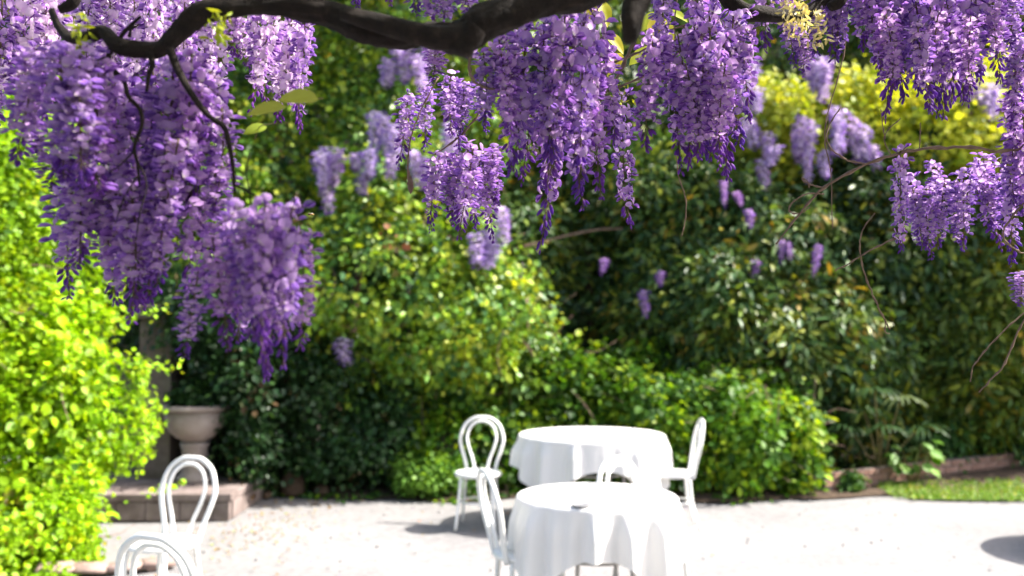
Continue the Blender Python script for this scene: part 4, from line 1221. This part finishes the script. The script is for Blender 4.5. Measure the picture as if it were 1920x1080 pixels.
def blade(parent, a, b, Y, w, nrm, col):
    """one wisteria leaf between two picture points, with a folded, wavy blade"""
    A = np.array(at(*a, Y)); B = np.array(at(*b, Y - 0.015))
    ax = B - A; L = np.linalg.norm(ax); ax /= L
    nn = np.array(nrm, float); nn -= ax * nn.dot(ax); nn /= np.linalg.norm(nn)
    sd = np.cross(ax, nn)
    V, T = [], []
    nv = 9
    for i in range(nv):
        t_ = i / (nv - 1)
        hw = w * L * (math.sin(math.pi * t_ ** 0.8)) ** 0.75 * 0.5 + 0.0004
        ctr_ = A + ax * L * t_ + nn * (-0.05 * L * t_ * t_)
        for u in (-1, -0.5, 0, 0.5, 1):
            V.append(ctr_ + sd * u * hw + nn * (0.38 * hw * abs(u) + 0.05 * hw * math.sin(7 * t_ + 2 * u)))
    for i in range(nv - 1):
        for k in range(4):
            q = i * 5 + k
            T += [(q, q + 1, q + 6), (q, q + 6, q + 5)]
    V = np.array(V) - np.array(parent.location)
    return link("leaf", trimesh("leaf", V, np.array(T), M_leaf, tint_of(V, col)), parent)


blade(va, (597, 186), (522, 186), 1.30, 0.60, (0.1, -0.8, 0.6), (0.30, 0.33, 0.07))
blade(va, (536, 200), (464, 214), 1.33, 0.52, (0, -0.75, 0.6), (0.29, 0.32, 0.07))
blade(va, (500, 238), (456, 250), 1.40, 0.55, (0, -0.8, 0.5), (0.25, 0.33, 0.04))
branch(va, "twig", [(606, 184, 2.5, 1.36), (590, 186, 2.5, 1.36), (560, 188, 2, 1.36)], M_stem, 5, 0)
branch(va, "twig", [(540, 230, 1.5, 1.37), (490, 236, 2, 1.39), (478, 260, 2, 1.4)], M_stem, 5, 0)
for a, b_, Y in (((1112, -5), (1100, 45), 2.1), ((1125, 0), (1140, 50), 2.1), ((1240, 30), (1215, 75), 2.05), ((1240, 35), (1262, 78), 2.05), ((1240, 30), (1230, 90), 2.06), ((1235, 25), (1198, 58), 2.07), ((1135, 60), (1170, 100), 2.15), ((1165, 100), (1140, 140), 2.15), ((1225, 90), (1180, 120), 2.12), ((1252, 20), (1290, 40), 2.1)):
    blade(vc, a, b_, Y, 0.5, (0.2, -0.7, 0.6), (0.34 + random.uniform(-.06, .08), 0.36, 0.03))
# pale unopened shoots near the right branch
CREAM = [(2, (0.48, 0.42, 0.26)), (1, (0.52, 0.48, 0.34))]
r0 = np.random.default_rng(66)
for (px, top, bot, Y, n) in ((1478, -10, 60, 1.75, 60), (1505, 0, 75, 1.76, 60), (1535, 15, 85, 1.78, 50), (410, 20, 75, 1.3, 40), (150, 20, 90, 1.32, 40), (1165, 150, 200, 1.97, 24)):
    P = np.array([np.array(at(px + r0.normal() * 9, r0.uniform(top, bot), Y + r0.normal() * 0.01)) for _ in range(n)])
    V, T, c = leaves(P, r0.normal(size=(n, 3)), r0.normal(size=(n, 3)) * 0.6 + np.array([0, 0, -0.8]), r0.uniform(0.010, 0.020, n), pick(CREAM if px > 1400 else YG, n, r0), LEAF_LONG)
    V = V - np.array(vc.location if px > 1000 else va.location)
    o = link("young_shoot", trimesh("young_shoot", V, T, M_leaf, c), vc if px > 1000 else va)

# --- overhead canopy of the vines (above the frame), shading the near blooms
r0 = np.random.default_rng(88)
kk = 13000
P = np.stack([r0.uniform(-2.6, 3.6, kk), r0.uniform(-1.6, 1.86, kk), r0.uniform(2.62, 2.95, kk)], 1)
P[:, 2] += 0.05 * field(P, 8, 2.5)
dens = field(P, 9, 2.6)
P = P[dens > -0.55]; kk = len(P)
V, T, c = leaves(P, r0.normal(size=(kk, 3)) * 0.5 + np.array([0, 0, 1]), r0.normal(size=(kk, 3)), r0.uniform(0.05, 0.09, kk), pick([(2, (0.09, 0.15, 0.02)), (1, (0.16, 0.22, 0.03)), (1, (0.05, 0.10, 0.02))], kk, r0), LEAF_LONG * np.array([1.6, 1, 1]))
o = link("unseen_canopy_leaves", trimesh("unseen_canopy_leaves", V - np.array(va.location), T, M_leaf, c), va)
o["kind"] = "stuff"
kk = 9000  # wider canopy added out of view to dim sky light on near blooms
P = np.stack([r0.uniform(-6, 6.5, kk), r0.uniform(-7.5, 1.7, kk), r0.uniform(2.7, 3.0, kk)], 1)
P = P[(P[:, 0] < -2.4) | (P[:, 0] > 3.4) | (P[:, 1] < -1.4)]; kk = len(P)
V, T, c = leaves(P, r0.normal(size=(kk, 3)) * 0.4 + np.array([0, 0, 1]), r0.normal(size=(kk, 3)), r0.uniform(0.14, 0.24, kk), pick([(2, (0.09, 0.15, 0.02)), (1, (0.16, 0.22, 0.03)), (1, (0.05, 0.10, 0.02))], kk, r0), LEAF_LONG * np.array([1.6, 1, 1]))
o = link("unseen_canopy_leaves", trimesh("unseen_canopy_leaves", V - np.array(va.location), T, M_leaf, c), va)
o["kind"] = "stuff"
for k in range(9):
    x = -2.4 + 0.7 * k
    mb = MB(); mb.add(tube(catmull([(x, -1.5, 2.72), (x + 0.15, -0.3, 2.7), (x - 0.1, 0.8, 2.74), (x + 0.1, 1.9, 2.72)], 5), 0.018, 8, knobs=0.1)); mb.build("branch", M_bark, va, va.location)

# --- wisteria on the far shrubs
v1 = tag(empty("wisteria_vine", at(700, 200, 9.9)), "blurred lilac wisteria hanging over the sunlit shrub left of centre", "wisteria")
v2 = tag(empty("wisteria_vine", at(1540, 120, 11.2)), "blurred lilac wisteria hanging below the yellow crown at the upper right", "wisteria")
v3 = tag(empty("wisteria_vine", at(1400, 480, 10.5)), "few scattered violet wisteria blooms in the dark evergreen", "wisteria")
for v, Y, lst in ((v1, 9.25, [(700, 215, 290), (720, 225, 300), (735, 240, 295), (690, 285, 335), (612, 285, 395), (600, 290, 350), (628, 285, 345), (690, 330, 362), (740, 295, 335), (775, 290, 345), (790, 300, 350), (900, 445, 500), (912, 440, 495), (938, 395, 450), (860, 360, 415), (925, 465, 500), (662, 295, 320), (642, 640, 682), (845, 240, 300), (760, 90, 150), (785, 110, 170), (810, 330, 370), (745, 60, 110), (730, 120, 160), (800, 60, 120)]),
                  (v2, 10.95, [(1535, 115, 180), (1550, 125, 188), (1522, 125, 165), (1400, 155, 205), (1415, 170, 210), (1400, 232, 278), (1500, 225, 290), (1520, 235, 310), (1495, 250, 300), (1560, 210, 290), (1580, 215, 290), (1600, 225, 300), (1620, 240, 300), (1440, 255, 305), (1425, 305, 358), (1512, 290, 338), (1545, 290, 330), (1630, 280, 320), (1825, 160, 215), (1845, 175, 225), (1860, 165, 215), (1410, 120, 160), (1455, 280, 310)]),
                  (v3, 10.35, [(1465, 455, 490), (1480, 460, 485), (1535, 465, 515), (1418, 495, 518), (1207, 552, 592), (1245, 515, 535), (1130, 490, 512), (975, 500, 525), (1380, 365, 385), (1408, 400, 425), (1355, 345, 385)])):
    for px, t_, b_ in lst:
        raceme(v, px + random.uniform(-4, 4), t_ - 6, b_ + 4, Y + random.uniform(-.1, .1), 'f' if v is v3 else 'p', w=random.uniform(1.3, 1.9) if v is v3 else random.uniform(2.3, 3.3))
    xs_ = [a[0] for a in lst]; x0, x1 = min(xs_), max(xs_); ym = sum(a[1] for a in lst) / len(lst)
    mb = MB(); mb.add(tube(catmull([at(x0 - 20, ym + 10, Y + 0.9), at((2 * x0 + x1) / 3, ym - 30, Y + 1.0), at((x0 + 2 * x1) / 3, ym + 20, Y + 1.0), at(x1 + 20, ym - 10, Y + 0.9)], 6), 0.014, 6, knobs=0.1)); mb.build("stem", M_twig, v, v.location)

b = at(583, 402, 1.9)
root = tag(empty("bee", b, 0.5), "tiny bee hovering in the air right of the lowest purple cluster", "bee")
V, Fs = lathe([(0.0004, -0.0065), (0.0018, -0.005), (0.0024, -0.002), (0.0016, 0.0005), (0.0004, 0.001)], 10)
V = [(z, y, x) for x, y, z in V]
M_bee = noisy("bee_body", [(0.4, (0.05, 0.03, 0.01)), (0.6, (0.30, 0.18, 0.04))], 300, 0.6)
link("abdomen", pymesh("abdomen", V, Fs, M_bee, True), root)
V, Fs = lathe([(0.0004, 0.0), (0.0019, 0.001), (0.0020, 0.003), (0.0013, 0.0045), (0.0012, 0.006), (0.0003, 0.007)], 10)
V = [(z, y, x) for x, y, z in V]
link("thorax", pymesh("thorax", V, Fs, M_bee, True), root)
for sg in (-1, 1):
    V, T, c = leaves(np.array([[0.002, 0.001 * sg, 0.0018]]), np.array([[0.1, 0.0, 1.0]]), np.array([[-0.5, 1.0 * sg, 0.5]]), np.array([0.009]), np.array([[0.7, 0.68, 0.62]]), LEAF_OVAL)
    link("wing", trimesh("wing", V, T, M_petal, c), root)

print("hero florets", HERO_COUNT[0], "tris", sum(len(m_.loop_triangles) if m_.loop_triangles else len(m_.polygons) for m_ in bpy.data.meshes))
